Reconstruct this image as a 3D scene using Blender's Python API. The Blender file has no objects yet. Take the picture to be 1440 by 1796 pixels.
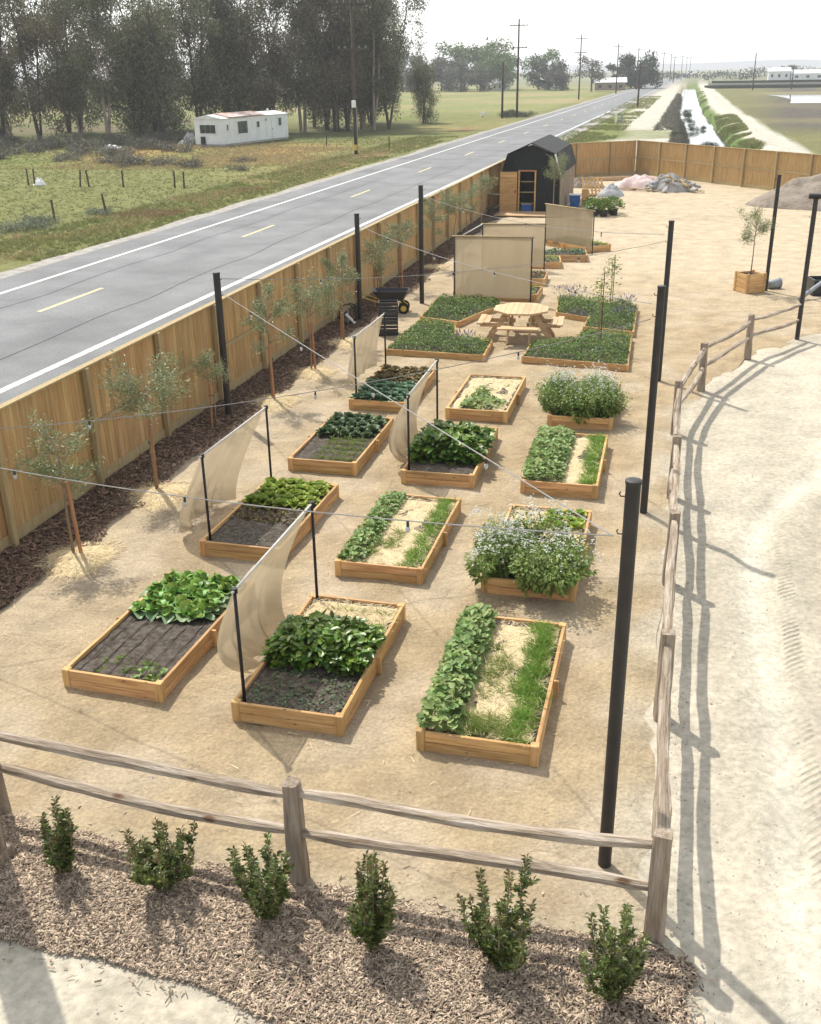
import bpy, math, random
import numpy as np
from mathutils import Vector, Matrix
random.seed(7)
rng = np.random.default_rng(11)
R = math.radians
scene = bpy.context.scene
col = scene.collection

# ------------------------------------------------------------------ camera
CAM_F, CAM_PITCH, CAM_YAW, CAM_ROLL, CAM_H = 1798.52, .40665748, -.2562224, -.01605599, 6.26718
fw = Vector((math.sin(CAM_YAW)*math.cos(CAM_PITCH), math.cos(CAM_YAW)*math.cos(CAM_PITCH), -math.sin(CAM_PITCH)))
rt = Vector((math.cos(CAM_YAW), -math.sin(CAM_YAW), 0)); up = rt.cross(fw)
r_ = rt*math.cos(CAM_ROLL)+up*math.sin(CAM_ROLL); u_ = -rt*math.sin(CAM_ROLL)+up*math.cos(CAM_ROLL)
cd = bpy.data.cameras.new('camera'); cam = bpy.data.objects.new('camera', cd); col.objects.link(cam)
cd.sensor_fit = 'HORIZONTAL'; cd.sensor_width = 36; cd.lens = 36*CAM_F/1440
cd.clip_start = .1; cd.clip_end = 9000
m3 = Matrix((r_, u_, -fw)).transposed().to_4x4(); m3.translation = Vector((0, 0, CAM_H))
cam.matrix_world = m3
scene.camera = cam

# ------------------------------------------------------------------ light
SUN_EL, SUN_AZ = R(54.5), R(135.5)        # direction the sun stands in: azimuth from +X, counter-clockwise
sdir = Vector((math.cos(SUN_AZ)*math.cos(SUN_EL), math.sin(SUN_AZ)*math.cos(SUN_EL), math.sin(SUN_EL)))
w = bpy.data.worlds.new('World'); scene.world = w; w.use_nodes = True
nt = w.node_tree; nt.nodes.clear()
out = nt.nodes.new('ShaderNodeOutputWorld'); bg = nt.nodes.new('ShaderNodeBackground')
sky = nt.nodes.new('ShaderNodeTexSky'); sky.sky_type = 'NISHITA'; sky.sun_disc = False
sky.sun_elevation = SUN_EL; sky.sun_rotation = R(90)-SUN_AZ; sky.dust_density = 1.0; sky.air_density = 1.0; sky.ozone_density = 1.0
hs = nt.nodes.new('ShaderNodeHueSaturation'); hs.inputs['Saturation'].default_value = .28; hs.inputs['Value'].default_value = 1.45
nt.links.new(sky.outputs[0], hs.inputs['Color']); nt.links.new(hs.outputs[0], bg.inputs[0]); nt.links.new(bg.outputs[0], out.inputs[0])
bg.inputs[1].default_value = .15
sl = bpy.data.lights.new('sun', 'SUN'); sl.energy = 3.8; sl.angle = R(.8); sl.color = (1, .95, .87)
so = bpy.data.objects.new('sun', sl); col.objects.link(so)
so.rotation_euler = sdir.to_track_quat('Z', 'Y').to_euler(); so.location = (-20, 20, 40)
scene.view_settings.view_transform = 'Standard'; scene.view_settings.look = 'None'
scene.view_settings.exposure = .41; scene.view_settings.gamma = 1
try: scene.view_settings.use_curve_mapping = False
except Exception: pass

# ------------------------------------------------------------------ helpers
def link(o, parent=None):
    col.objects.link(o)
    if parent: o.parent = parent
    return o
def tag(o, label=None, cat=None, group=None, kind=None):
    if label: o['label'] = label
    if cat: o['category'] = cat
    if group: o['group'] = group
    if kind: o['kind'] = kind
    return o
def thing(name, label, cat, loc=(0, 0, 0), rz=0, group=None):
    o = bpy.data.objects.new(name, None); o.empty_display_size = .2; link(o)
    o.location = loc; o.rotation_euler = (0, 0, rz)
    return tag(o, label, cat, group)
def inst(name, me, parent=None, loc=(0, 0, 0), rot=(0, 0, 0), scale=None):
    o = bpy.data.objects.new(name, me); link(o, parent); o.location = loc; o.rotation_euler = rot
    if scale is not None: o.scale = scale if hasattr(scale, '__len__') else (scale,)*3
    return o
def kids(o): return [c for c in bpy.data.objects if c.parent == o]
def copy_tree(o, parts, loc, rz, scale=1, label=None, group=None):
    c = o.copy(); col.objects.link(c); c.location = loc; c.rotation_euler = (0, 0, rz); c.scale = (scale,)*3
    if label: c['label'] = label
    if group: c['group'] = group
    for p in parts:
        q = p.copy(); col.objects.link(q); q.parent = c
    return c
def fast_mesh(name, V, F, mat=None, smooth=False):
    V = np.asarray(V, np.float32); F = np.asarray(F, np.int32)
    me = bpy.data.meshes.new(name); n, k = F.shape
    me.vertices.add(len(V)); me.vertices.foreach_set('co', V.ravel())
    me.loops.add(n*k); me.loops.foreach_set('vertex_index', F.ravel())
    me.polygons.add(n); me.polygons.foreach_set('loop_start', np.arange(0, n*k, k, dtype=np.int32))
    me.polygons.foreach_set('loop_total', np.full(n, k, np.int32))
    if smooth: me.polygons.foreach_set('use_smooth', np.ones(n, bool))
    me.update(calc_edges=True)
    if mat: me.materials.append(mat)
    return me
class MB:
    def __init__(s): s.v = []; s.f = []
    def add(s, V, F):
        b = len(s.v); s.v += [tuple(x) for x in V]; s.f += [tuple(b+i for i in f) for f in F]; return s
    def box(s, c, d, rz=0, ch=0, M=None):
        hx, hy, hz = d[0]/2, d[1]/2, d[2]/2
        if ch <= 0:
            V = [(x, y, z) for x in (-hx, hx) for y in (-hy, hy) for z in (-hz, hz)]
            F = [(0, 1, 3, 2), (4, 6, 7, 5), (0, 4, 5, 1), (2, 3, 7, 6), (0, 2, 6, 4), (1, 5, 7, 3)]
        else:
            V = []; F = []; ix = {}
            for sx in (-1, 1):
                for sy in (-1, 1):
                    for sz in (-1, 1):
                        for a in range(3):
                            q = [sx*(hx-ch), sy*(hy-ch), sz*(hz-ch)]; q[a] = (sx, sy, sz)[a]*(hx, hy, hz)[a]
                            ix[sx, sy, sz, a] = len(V); V.append(tuple(q))
            for a in range(3):
                b, c2 = (a+1) % 3, (a+2) % 3
                for sg in (-1, 1):
                    q = []
                    for (p1, p2) in ((-1, -1), (1, -1), (1, 1), (-1, 1)):
                        k = [0, 0, 0]; k[a] = sg; k[b] = p1; k[c2] = p2; q.append(ix[k[0], k[1], k[2], a])
                    F.append(tuple(q if sg > 0 else q[::-1]))
            for a in range(3):
                b, c2 = (a+1) % 3, (a+2) % 3
                for s1 in (-1, 1):
                    for s2 in (-1, 1):
                        k = [0, 0, 0]; k[b] = s1; k[c2] = s2
                        k0 = list(k); k0[a] = -1; k1 = list(k); k1[a] = 1
                        q = (ix[(*k0, b)], ix[(*k1, b)], ix[(*k1, c2)], ix[(*k0, c2)])
                        F.append(q if s1*s2 < 0 else q[::-1])
            for sx in (-1, 1):
                for sy in (-1, 1):
                    for sz in (-1, 1):
                        q = tuple(ix[sx, sy, sz, a] for a in range(3)); F.append(q if sx*sy*sz > 0 else q[::-1])
        if M is None: M = Matrix.Translation(Vector(c)) @ Matrix.Rotation(rz, 4, 'Z')
        return s.add([M @ Vector(q) for q in V], F)
    def beam(s, p0, p1, wd, ht, ch=0):
        p0 = Vector(p0); p1 = Vector(p1); d = p1-p0; L = d.length; x = d/L
        y = Vector((0, 0, 1)).cross(x)
        if y.length < 1e-3: y = Vector((0, 1, 0))
        y.normalize(); z = x.cross(y)
        M = Matrix((x, y, z)).transposed().to_4x4(); M.translation = (p0+p1)/2
        return s.box((0, 0, 0), (L, wd, ht), ch=ch, M=M)
    def tube(s, pts, rad, n=6, cap=True, jit=0):
        pts = [Vector(p) for p in pts]; rad = rad if hasattr(rad, '__len__') else [rad]*len(pts)
        V = []; F = []; prev = None
        for i, p in enumerate(pts):
            t = (pts[min(i+1, len(pts)-1)]-pts[max(i-1, 0)]).normalized()
            if prev is None:
                a = Vector((0, 0, 1)) if abs(t.z) < .9 else Vector((1, 0, 0)); x = t.cross(a).normalized()
            else: x = (prev-t*prev.dot(t)).normalized()
            prev = x; y = t.cross(x)
            for k in range(n):
                an = 2*math.pi*k/n; r = rad[i]*(1+random.uniform(-jit, jit))
                V.append(p+x*math.cos(an)*r+y*math.sin(an)*r)
        for i in range(len(pts)-1):
            for k in range(n):
                a = i*n+k; b = i*n+(k+1) % n; F.append((a, b, b+n, a+n))
        if cap: F.append(tuple(range(n))[::-1]); F.append(tuple((len(pts)-1)*n+k for k in range(n)))
        return s.add(V, F)
    def prism(s, poly, z0, z1):
        n = len(poly); V = [(x, y, z0) for x, y in poly]+[(x, y, z1) for x, y in poly]
        F = [tuple(range(n))[::-1], tuple(range(n, 2*n))]+[(k, (k+1) % n, n+(k+1) % n, n+k) for k in range(n)]
        return s.add(V, F)
    def mesh(s, name, mat, smooth=False):
        me = bpy.data.meshes.new(name); me.from_pydata(s.v, [], s.f)
        if smooth: me.polygons.foreach_set('use_smooth', np.ones(len(me.polygons), bool))
        me.update(); me.materials.append(mat); return me
    def build(s, name, mat, parent=None, smooth=False, loc=(0, 0, 0), rot=(0, 0, 0)):
        return inst(name, s.mesh(name, mat, smooth), parent, loc, rot)
def blob_noise(x, y, s=1.0, seed=0):          # cheap smooth 2-D noise about -1..1
    x = np.asarray(x, float)/s; y = np.asarray(y, float)/s
    a = np.zeros(np.broadcast(x, y).shape)
    rr = np.random.default_rng(seed)
    for k in range(7):
        an = rr.uniform(0, 6.28); f = rr.uniform(.6, 2.4); ph = rr.uniform(0, 6.28)
        a = a+np.sin((x*math.cos(an)+y*math.sin(an))*f+ph+1.3*np.sin((y*math.cos(an)-x*math.sin(an))*f*.7+ph*2))
    return a/4.2
def sstep(a, b, x):
    t = np.clip((np.asarray(x, float)-a)/(b-a), 0, 1); return t*t*(3-2*t)

# ------------------------------------------------------------------ materials
def new_mat(name):
    m = bpy.data.materials.new(name); m.use_nodes = True; t = m.node_tree
    return m, t, t.nodes['Principled BSDF'], t.nodes['Material Output']
def node(t, ty, **kw):
    n = t.nodes.new(ty)
    for k, v in kw.items(): setattr(n, k, v)
    return n
def MAT(name, cols, scale=6, rough=.85, bump=0, bscale=None, stretch=(1, 1, 1), island=0, hue=0, objrand=0, trans=0, spec=.25,
        metal=0, world=False, detail=6, knots=0, speck=None, lo=.3, hi=.7, bdist=.02, attr=None):
    m, t, b, o = new_mat(name); L = t.links.new
    if world: src = node(t, 'ShaderNodeNewGeometry').outputs['Position']
    else: src = node(t, 'ShaderNodeTexCoord').outputs['Object']
    mp = node(t, 'ShaderNodeMapping'); mp.inputs['Scale'].default_value = stretch; L(src, mp.inputs['Vector'])
    vec = mp.outputs[0]
    if objrand:
        oi = node(t, 'ShaderNodeObjectInfo'); ad = node(t, 'ShaderNodeVectorMath', operation='MULTIPLY_ADD')
        L(oi.outputs['Random'], ad.inputs[0]); ad.inputs[1].default_value = (37, 19, 53); L(vec, ad.inputs[2]); vec = ad.outputs[0]
    ns = node(t, 'ShaderNodeTexNoise'); ns.inputs['Scale'].default_value = scale; ns.inputs['Detail'].default_value = detail; ns.inputs['Roughness'].default_value = .62
    L(vec, ns.inputs['Vector'])
    rp = node(t, 'ShaderNodeValToRGB'); el = rp.color_ramp.elements
    el[0].position = lo; el[1].position = hi
    el[0].color = (*cols[0], 1); el[1].color = (*cols[-1], 1)
    for i, c in enumerate(cols[1:-1]):
        e = el.new(lo+(hi-lo)*(i+1)/(len(cols)-1)); e.color = (*c, 1)
    L(ns.outputs['Fac'], rp.inputs['Fac']); c = rp.outputs[0]
    if attr:
        at = node(t, 'ShaderNodeAttribute', attribute_name=attr); mx = node(t, 'ShaderNodeMix', data_type='RGBA', blend_type='MULTIPLY')
        mx.inputs[0].default_value = 1; L(at.outputs['Color'], mx.inputs[6]); L(c, mx.inputs[7]); c = mx.outputs[2]
    if speck:
        sc, amt, scol = speck
        n2 = node(t, 'ShaderNodeTexNoise'); n2.inputs['Scale'].default_value = sc; n2.inputs['Detail'].default_value = 3; L(vec, n2.inputs['Vector'])
        mr = node(t, 'ShaderNodeMapRange'); mr.inputs[1].default_value = .62; mr.inputs[2].default_value = .72; mr.inputs[4].default_value = amt; L(n2.outputs['Fac'], mr.inputs[0])
        mx = node(t, 'ShaderNodeMix', data_type='RGBA'); L(mr.outputs[0], mx.inputs[0]); L(c, mx.inputs[6]); mx.inputs[7].default_value = (*scol, 1); c = mx.outputs[2]
    if knots:
        vo = node(t, 'ShaderNodeTexVoronoi'); vo.inputs['Scale'].default_value = knots; 
        mp2 = node(t, 'ShaderNodeMapping'); mp2.inputs['Scale'].default_value = (1, 2.2, 2.2); L(src, mp2.inputs[0])
        v2 = mp2.outputs[0]
        if objrand:
            ad2 = node(t, 'ShaderNodeVectorMath', operation='MULTIPLY_ADD'); L(oi.outputs['Random'], ad2.inputs[0]); ad2.inputs[1].default_value = (91, 23, 11); L(v2, ad2.inputs[2]); v2 = ad2.outputs[0]
        L(v2, vo.inputs['Vector'])
        mr = node(t, 'ShaderNodeMapRange'); mr.inputs[1].default_value = .06; mr.inputs[2].default_value = .13; mr.inputs[3].default_value = .8; mr.inputs[4].default_value = 0; L(vo.outputs['Distance'], mr.inputs[0])
        mx = node(t, 'ShaderNodeMix', data_type='RGBA'); L(mr.outputs[0], mx.inputs[0]); L(c, mx.inputs[6]); mx.inputs[7].default_value = (.10, .045, .02, 1); c = mx.outputs[2]
    if island or objrand:
        h = node(t, 'ShaderNodeHueSaturation'); L(c, h.inputs['Color'])
        if island: rv = node(t, 'ShaderNodeNewGeometry').outputs['Random Per Island']; amt = island
        else: rv = oi.outputs['Random']; amt = objrand
        mr = node(t, 'ShaderNodeMapRange'); mr.inputs[3].default_value = 1-amt; mr.inputs[4].default_value = 1+amt; L(rv, mr.inputs[0]); L(mr.outputs[0], h.inputs['Value'])
        if hue:
            wn = node(t, 'ShaderNodeTexWhiteNoise', noise_dimensions='1D'); L(rv, wn.inputs['W'])
            mr2 = node(t, 'ShaderNodeMapRange'); mr2.inputs[3].default_value = .5-hue; mr2.inputs[4].default_value = .5+hue; L(wn.outputs['Value'], mr2.inputs[0]); L(mr2.outputs[0], h.inputs['Hue'])
        c = h.outputs[0]
    L(c, b.inputs['Base Color'])
    b.inputs['Roughness'].default_value = rough; b.inputs['Metallic'].default_value = metal
    b.inputs['Specular IOR Level'].default_value = spec
    if bump:
        bn = node(t, 'ShaderNodeTexNoise'); bn.inputs['Scale'].default_value = bscale or scale*5; bn.inputs['Detail'].default_value = 5; L(vec, bn.inputs['Vector'])
        bp = node(t, 'ShaderNodeBump'); bp.inputs['Strength'].default_value = bump; bp.inputs['Distance'].default_value = bdist
        L(bn.outputs['Fac'], bp.inputs['Height']); L(bp.outputs[0], b.inputs['Normal'])
    if trans:
        tr = node(t, 'ShaderNodeBsdfTranslucent'); L(c, tr.inputs['Color']); ms = node(t, 'ShaderNodeMixShader'); ms.inputs[0].default_value = trans
        L(b.outputs[0], ms.inputs[1]); L(tr.outputs[0], ms.inputs[2]); L(ms.outputs[0], o.inputs['Surface'])
    return m
def leafmat(name, a, b, island=.5, hue=.03, trans=.3, rough=.55, spec=.35): return MAT(name, [a, b], scale=1.6, island=island, hue=hue, trans=trans, rough=rough, spec=spec, world=True)

M = {}
M['garden'] = MAT('garden_sand', [(.40, .275, .155), (.52, .375, .225), (.60, .45, .29)], scale=1.1, world=True, bump=.55, bscale=16, rough=.95, spec=.05, detail=9, speck=(60, .35, (.30, .20, .11)), bdist=.02)
M['asphalt'] = MAT('asphalt', [(.155, .16, .158), (.195, .20, .197), (.235, .237, .23)], scale=.5, world=True, stretch=(1, .12, 1), bump=.2, bscale=60, rough=.9, spec=.2, detail=10, lo=.25, hi=.75)
M['shoulder'] = MAT('shoulder_gravel', [(.22, .20, .18), (.33, .31, .28), (.42, .39, .34)], scale=2.5, world=True, bump=.5, bscale=30, rough=.95, spec=.05)
M['paint'] = MAT('road_paint', [(.22, .22, .215), (.60, .60, .57), (.74, .74, .71)], scale=9, world=True, rough=.7)
M['paint_y'] = MAT('yellow_paint', [(.22, .20, .15), (.55, .47, .26), (.66, .56, .30)], scale=9, world=True, rough=.7)
M['bedwood'] = MAT('cedar_board', [(.33, .185, .075), (.53, .315, .13), (.64, .42, .20)], scale=3.5, stretch=(.6, 9, 9), objrand=.20, hue=.008, bump=.25, bscale=20, knots=4.6, rough=.75, speck=(1.4, .45, (.33, .245, .16)))
M['fencewood'] = MAT('fence_picket', [(.33, .195, .075), (.45, .285, .12), (.54, .375, .185)], scale=2.2, stretch=(7, 7, .5), objrand=.16, hue=.008, bump=.3, bscale=14, rough=.85)
M['fencepost'] = MAT('fence_post_wood', [(.34, .25, .12), (.46, .36, .195)], scale=3, stretch=(6, 6, .6), objrand=.12, bump=.3, rough=.85)
M['greywood'] = MAT('weathered_rail', [(.16, .115, .075), (.34, .275, .205), (.54, .475, .39)], scale=2.6, stretch=(.7, 9, 9), objrand=.12, bump=.8, bscale=12, knots=1.6, rough=.9, spec=.1)
M['greypost'] = MAT('weathered_post', [(.17, .125, .09), (.30, .24, .18), (.41, .35, .28)], scale=2.6, stretch=(8, 8, .7), objrand=.12, bump=.8, bscale=10, rough=.9, spec=.1)
M['tablewood'] = MAT('table_plank', [(.40, .25, .12), (.53, .36, .20), (.62, .45, .27)], scale=3, stretch=(.6, 8, 8), objrand=.1, bump=.15, rough=.7)
M['steel'] = MAT('dark_steel', [(.018, .016, .014), (.034, .030, .027)], scale=5, rough=.5, bump=.05, spec=.4)
M['blackpole'] = MAT('black_stake', [(.012, .012, .013), (.025, .025, .026)], scale=8, rough=.5)
M['soil'] = MAT('planting_soil', [(.045, .035, .028), (.09, .075, .06), (.15, .13, .11)], scale=14, world=True, bump=.9, bscale=45, rough=.95, spec=.05, speck=(70, .5, (.25, .22, .18)))
M['drip'] = MAT('drip_line', [(.015, .014, .013), (.03, .028, .025)], rough=.5)
M['straw'] = MAT('straw', [(.60, .48, .27), (.82, .70, .46)], scale=20, island=.28, rough=.7, spec=.3, trans=.15, world=True)
M['strawbase'] = MAT('straw_matting', [(.52, .41, .23), (.72, .60, .38)], scale=30, world=True, bump=.8, bscale=80, rough=.9)
M['mulchbase'] = MAT('mulch_floor', [(.05, .036, .026), (.13, .095, .065)], scale=22, world=True, bump=.8, bscale=60, rough=.95)
M['chip'] = MAT('wood_chip', [(.25, .185, .13), (.46, .365, .265)], scale=12, island=.6, hue=.012, rough=.9, world=True)
M['chipdark'] = MAT('dark_wood_chip', [(.14, .09, .06), (.27, .18, .125)], scale=12, island=.45, hue=.01, rough=.9, world=True)
M['bar'] = MAT('pale_conduit', [(.42, .40, .36), (.58, .56, .52)], rough=.5)
M['white'] = MAT('white_pipe', [(.70, .70, .68), (.80, .80, .78)], rough=.45)
M['trailer'] = MAT('painted_siding', [(.60, .62, .60), (.74, .76, .74)], scale=1.2, bump=.1, rough=.6, speck=(2.2, .35, (.38, .36, .32)))
M['rust'] = MAT('rusty_roof', [(.36, .20, .15), (.50, .36, .30), (.66, .62, .58)], scale=1.1, rough=.8, lo=.35, hi=.65)
M['glass'] = MAT('dark_glass', [(.02, .025, .025), (.05, .06, .055)], rough=.08, spec=.6)
M['black_siding'] = MAT('black_siding', [(.010, .013, .013), (.018, .022, .022)], scale=3, rough=.6, bump=.15)
M['shingle'] = MAT('grey_shingle', [(.032, .032, .032), (.055, .055, .054)], scale=9, rough=.9, bump=.5)
M['plastic_black'] = MAT('black_plastic', [(.012, .012, .014), (.022, .022, .026)], rough=.4, spec=.5)
M['yellow'] = MAT('yellow_frame', [(.50, .33, .04), (.62, .43, .07)], rough=.45)
M['blue'] = MAT('blue_plastic', [(.03, .09, .28), (.06, .16, .42)], rough=.4)
M['greyplastic'] = MAT('grey_plastic', [(.22, .24, .25), (.32, .34, .35)], rough=.5)
M['rubber'] = MAT('rubber', [(.010, .010, .010), (.022, .022, .022)], rough=.8)
M['bark'] = MAT('pale_bark', [(.13, .10, .075), (.24, .19, .15), (.36, .31, .26)], scale=1.5, stretch=(3, 3, .6), bump=.5, rough=.95, objrand=.12)
M['barkdark'] = MAT('dark_bark', [(.055, .045, .035), (.12, .095, .075)], scale=1.5, stretch=(3, 3, .6), bump=.5, rough=.95, objrand=.15)
M['stem'] = MAT('olive_stem', [(.20, .14, .085), (.32, .24, .16)], scale=12, bump=.3, rough=.9)
M['stake'] = MAT('tree_stake', [(.30, .14, .065), (.45, .24, .12)], scale=5, stretch=(5, 5, .6), rough=.8)
M['utility'] = MAT('creosote_pole', [(.05, .038, .03), (.10, .08, .062)], scale=4, stretch=(5, 5, .4), rough=.9)
M['concrete'] = MAT('grey_rubble', [(.26, .25, .23), (.44, .42, .39)], scale=4, bump=.6, rough=.95)
M['tarp_pink'] = MAT('pink_tarp', [(.44, .26, .25), (.55, .42, .39), (.60, .55, .51)], scale=1.6, bump=.4, rough=.6, lo=.35, hi=.65)
M['tarp_grey'] = MAT('grey_tarp', [(.28, .29, .29), (.42, .43, .42)], scale=2, bump=.5, rough=.5)
M['mound'] = MAT('dirt_mound', [(.17, .14, .11), (.26, .22, .175), (.33, .285, .23)], scale=1.8, bump=.9, bscale=9, rough=.95, spec=.05, bdist=.06)
M['wire'] = MAT('cable', [(.22, .21, .20), (.34, .33, .31)], rough=.5)
M['bulb'] = MAT('bulb_glass', [(.35, .35, .33), (.5, .5, .48)], rough=.1, spec=.6)
# foliage
M['euc'] = leafmat('eucalyptus_leaf', (.090, .096, .048), (.195, .195, .112), island=.55, trans=.35, rough=.5)
M['euc2'] = leafmat('brown_eucalyptus_leaf', (.095, .082, .045), (.175, .15, .088), island=.5, trans=.25)
M['fartree'] = leafmat('spring_leaf', (.075, .115, .030), (.15, .20, .065), island=.4)
M['fargrey'] = leafmat('grey_leaf', (.09, .095, .065), (.15, .15, .105), island=.4)
M['fardark'] = leafmat('dark_tree_leaf', (.03, .045, .02), (.06, .08, .04), island=.4)
M['scrub'] = leafmat('scrub_twig', (.085, .080, .058), (.17, .16, .12), island=.4, trans=.1)
M['scrubgreen'] = leafmat('grey_green_weed', (.10, .125, .07), (.19, .21, .135), island=.4, trans=.2)
M['grass'] = leafmat('verge_grass', (.15, .17, .05), (.26, .265, .095), island=.4, trans=.3)
M['drygrass'] = leafmat('dry_grass', (.33, .25, .12), (.50, .39, .21), island=.35, trans=.25)
M['redgrass'] = leafmat('russet_grass', (.21, .125, .065), (.33, .22, .13), island=.35, trans=.2)
M['olive'] = leafmat('olive_leaf', (.15, .18, .075), (.29, .315, .165), island=.45, trans=.2, rough=.45)
M['shrub'] = leafmat('holly_leaf', (.075, .105, .022), (.16, .195, .052), island=.5, trans=.2, rough=.35, spec=.5)
M['shrubtip'] = leafmat('holly_tip_leaf', (.085, .080, .025), (.15, .125, .045), island=.4, trans=.25, rough=.4)
M['kale'] = leafmat('collard_leaf', (.065, .135, .014), (.18, .28, .042), island=.5, trans=.22, rough=.35, spec=.5)
M['cabbage'] = leafmat('cabbage_leaf', (.15, .28, .035), (.27, .42, .085), island=.3, trans=.25, rough=.45)
M['cabbageout'] = leafmat('cabbage_outer_leaf', (.12, .20, .085), (.21, .30, .15), island=.3, trans=.2, rough=.4)
M['darkcab'] = leafmat('dark_kale_leaf', (.045, .085, .026), (.095, .15, .055), island=.45, trans=.2)
M['lettuce'] = leafmat('lettuce_leaf', (.17, .26, .022), (.32, .40, .060), island=.35, trans=.35)
M['redlet'] = leafmat('red_lettuce_leaf', (.11, .075, .022), (.20, .155, .045), island=.5, trans=.3)
M['bluekale'] = leafmat('blue_kale_leaf', (.05, .12, .055), (.13, .23, .115), island=.4, trans=.2)
M['broad'] = leafmat('squash_leaf', (.16, .25, .06), (.31, .40, .15), island=.35, trans=.3)
M['carrot'] = leafmat('carrot_frond', (.14, .27, .03), (.28, .42, .075), island=.4, trans=.35)
M['tuft'] = leafmat('onion_blade', (.16, .24, .04), (.30, .36, .10), island=.35, trans=.35)
M['bolt'] = leafmat('bolting_leaf', (.12, .19, .032), (.24, .31, .085), island=.45, trans=.3)
M['petal'] = leafmat('white_petal', (.60, .60, .55), (.76, .76, .70), island=.12, hue=0, trans=.3)
M['herb'] = leafmat('herb_leaf', (.085, .15, .028), (.19, .27, .06), island=.45, trans=.25)
M['herbgrey'] = leafmat('lavender_leaf', (.12, .16, .09), (.22, .26, .17), island=.35, trans=.2)
M['purple'] = leafmat('lavender_spike', (.10, .085, .16), (.20, .17, .28), island=.3, trans=.2)
M['sapling'] = leafmat('citrus_leaf', (.14, .19, .030), (.26, .30, .07), island=.35, trans=.35)
def net_mat(name, clear, ca, cb):
    m, t, b, o = new_mat(name); L = t.links.new
    tc = node(t, 'ShaderNodeTexCoord'); ns = node(t, 'ShaderNodeTexNoise'); ns.inputs['Scale'].default_value = 3; ns.inputs['Detail'].default_value = 5
    mp = node(t, 'ShaderNodeMapping'); mp.inputs['Scale'].default_value = (1, 1, .25); L(tc.outputs['Object'], mp.inputs[0]); L(mp.outputs[0], ns.inputs['Vector'])
    rp = node(t, 'ShaderNodeValToRGB'); rp.color_ramp.elements[0].color = ca; rp.color_ramp.elements[1].color = cb; L(ns.outputs[0], rp.inputs[0])
    L(rp.outputs[0], b.inputs['Base Color']); b.inputs['Roughness'].default_value = .9; b.inputs['Specular IOR Level'].default_value = .05
    tl = node(t, 'ShaderNodeBsdfTranslucent'); L(rp.outputs[0], tl.inputs[0])
    m1 = node(t, 'ShaderNodeMixShader'); m1.inputs[0].default_value = .5; L(b.outputs[0], m1.inputs[1]); L(tl.outputs[0], m1.inputs[2])
    tp = node(t, 'ShaderNodeBsdfTransparent'); m2 = node(t, 'ShaderNodeMixShader'); m2.inputs[0].default_value = clear
    L(m1.outputs[0], m2.inputs[1]); L(tp.outputs[0], m2.inputs[2]); L(m2.outputs[0], o.inputs[0]); return m
M['net'] = net_mat('shade_cloth', .22, (.33, .265, .17, 1), (.47, .39, .265, 1)); M['screen'] = net_mat('screen_cloth', .10, (.33, .26, .16, 1), (.46, .375, .25, 1))
def water_mat():
    m, t, b, o = new_mat('canal_water'); L = t.links.new
    b.inputs['Base Color'].default_value = (.10, .12, .11, 1); b.inputs['Roughness'].default_value = .06; b.inputs['IOR'].default_value = 1.33; b.inputs['Specular IOR Level'].default_value = .2
    ns = node(t, 'ShaderNodeTexNoise'); ns.inputs['Scale'].default_value = 1.5; bp = node(t, 'ShaderNodeBump'); bp.inputs['Strength'].default_value = .35
    g = node(t, 'ShaderNodeNewGeometry'); L(g.outputs['Position'], ns.inputs['Vector']); L(ns.outputs[0], bp.inputs['Height']); L(bp.outputs[0], b.inputs['Normal']); return m
M['water'] = water_mat()
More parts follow.
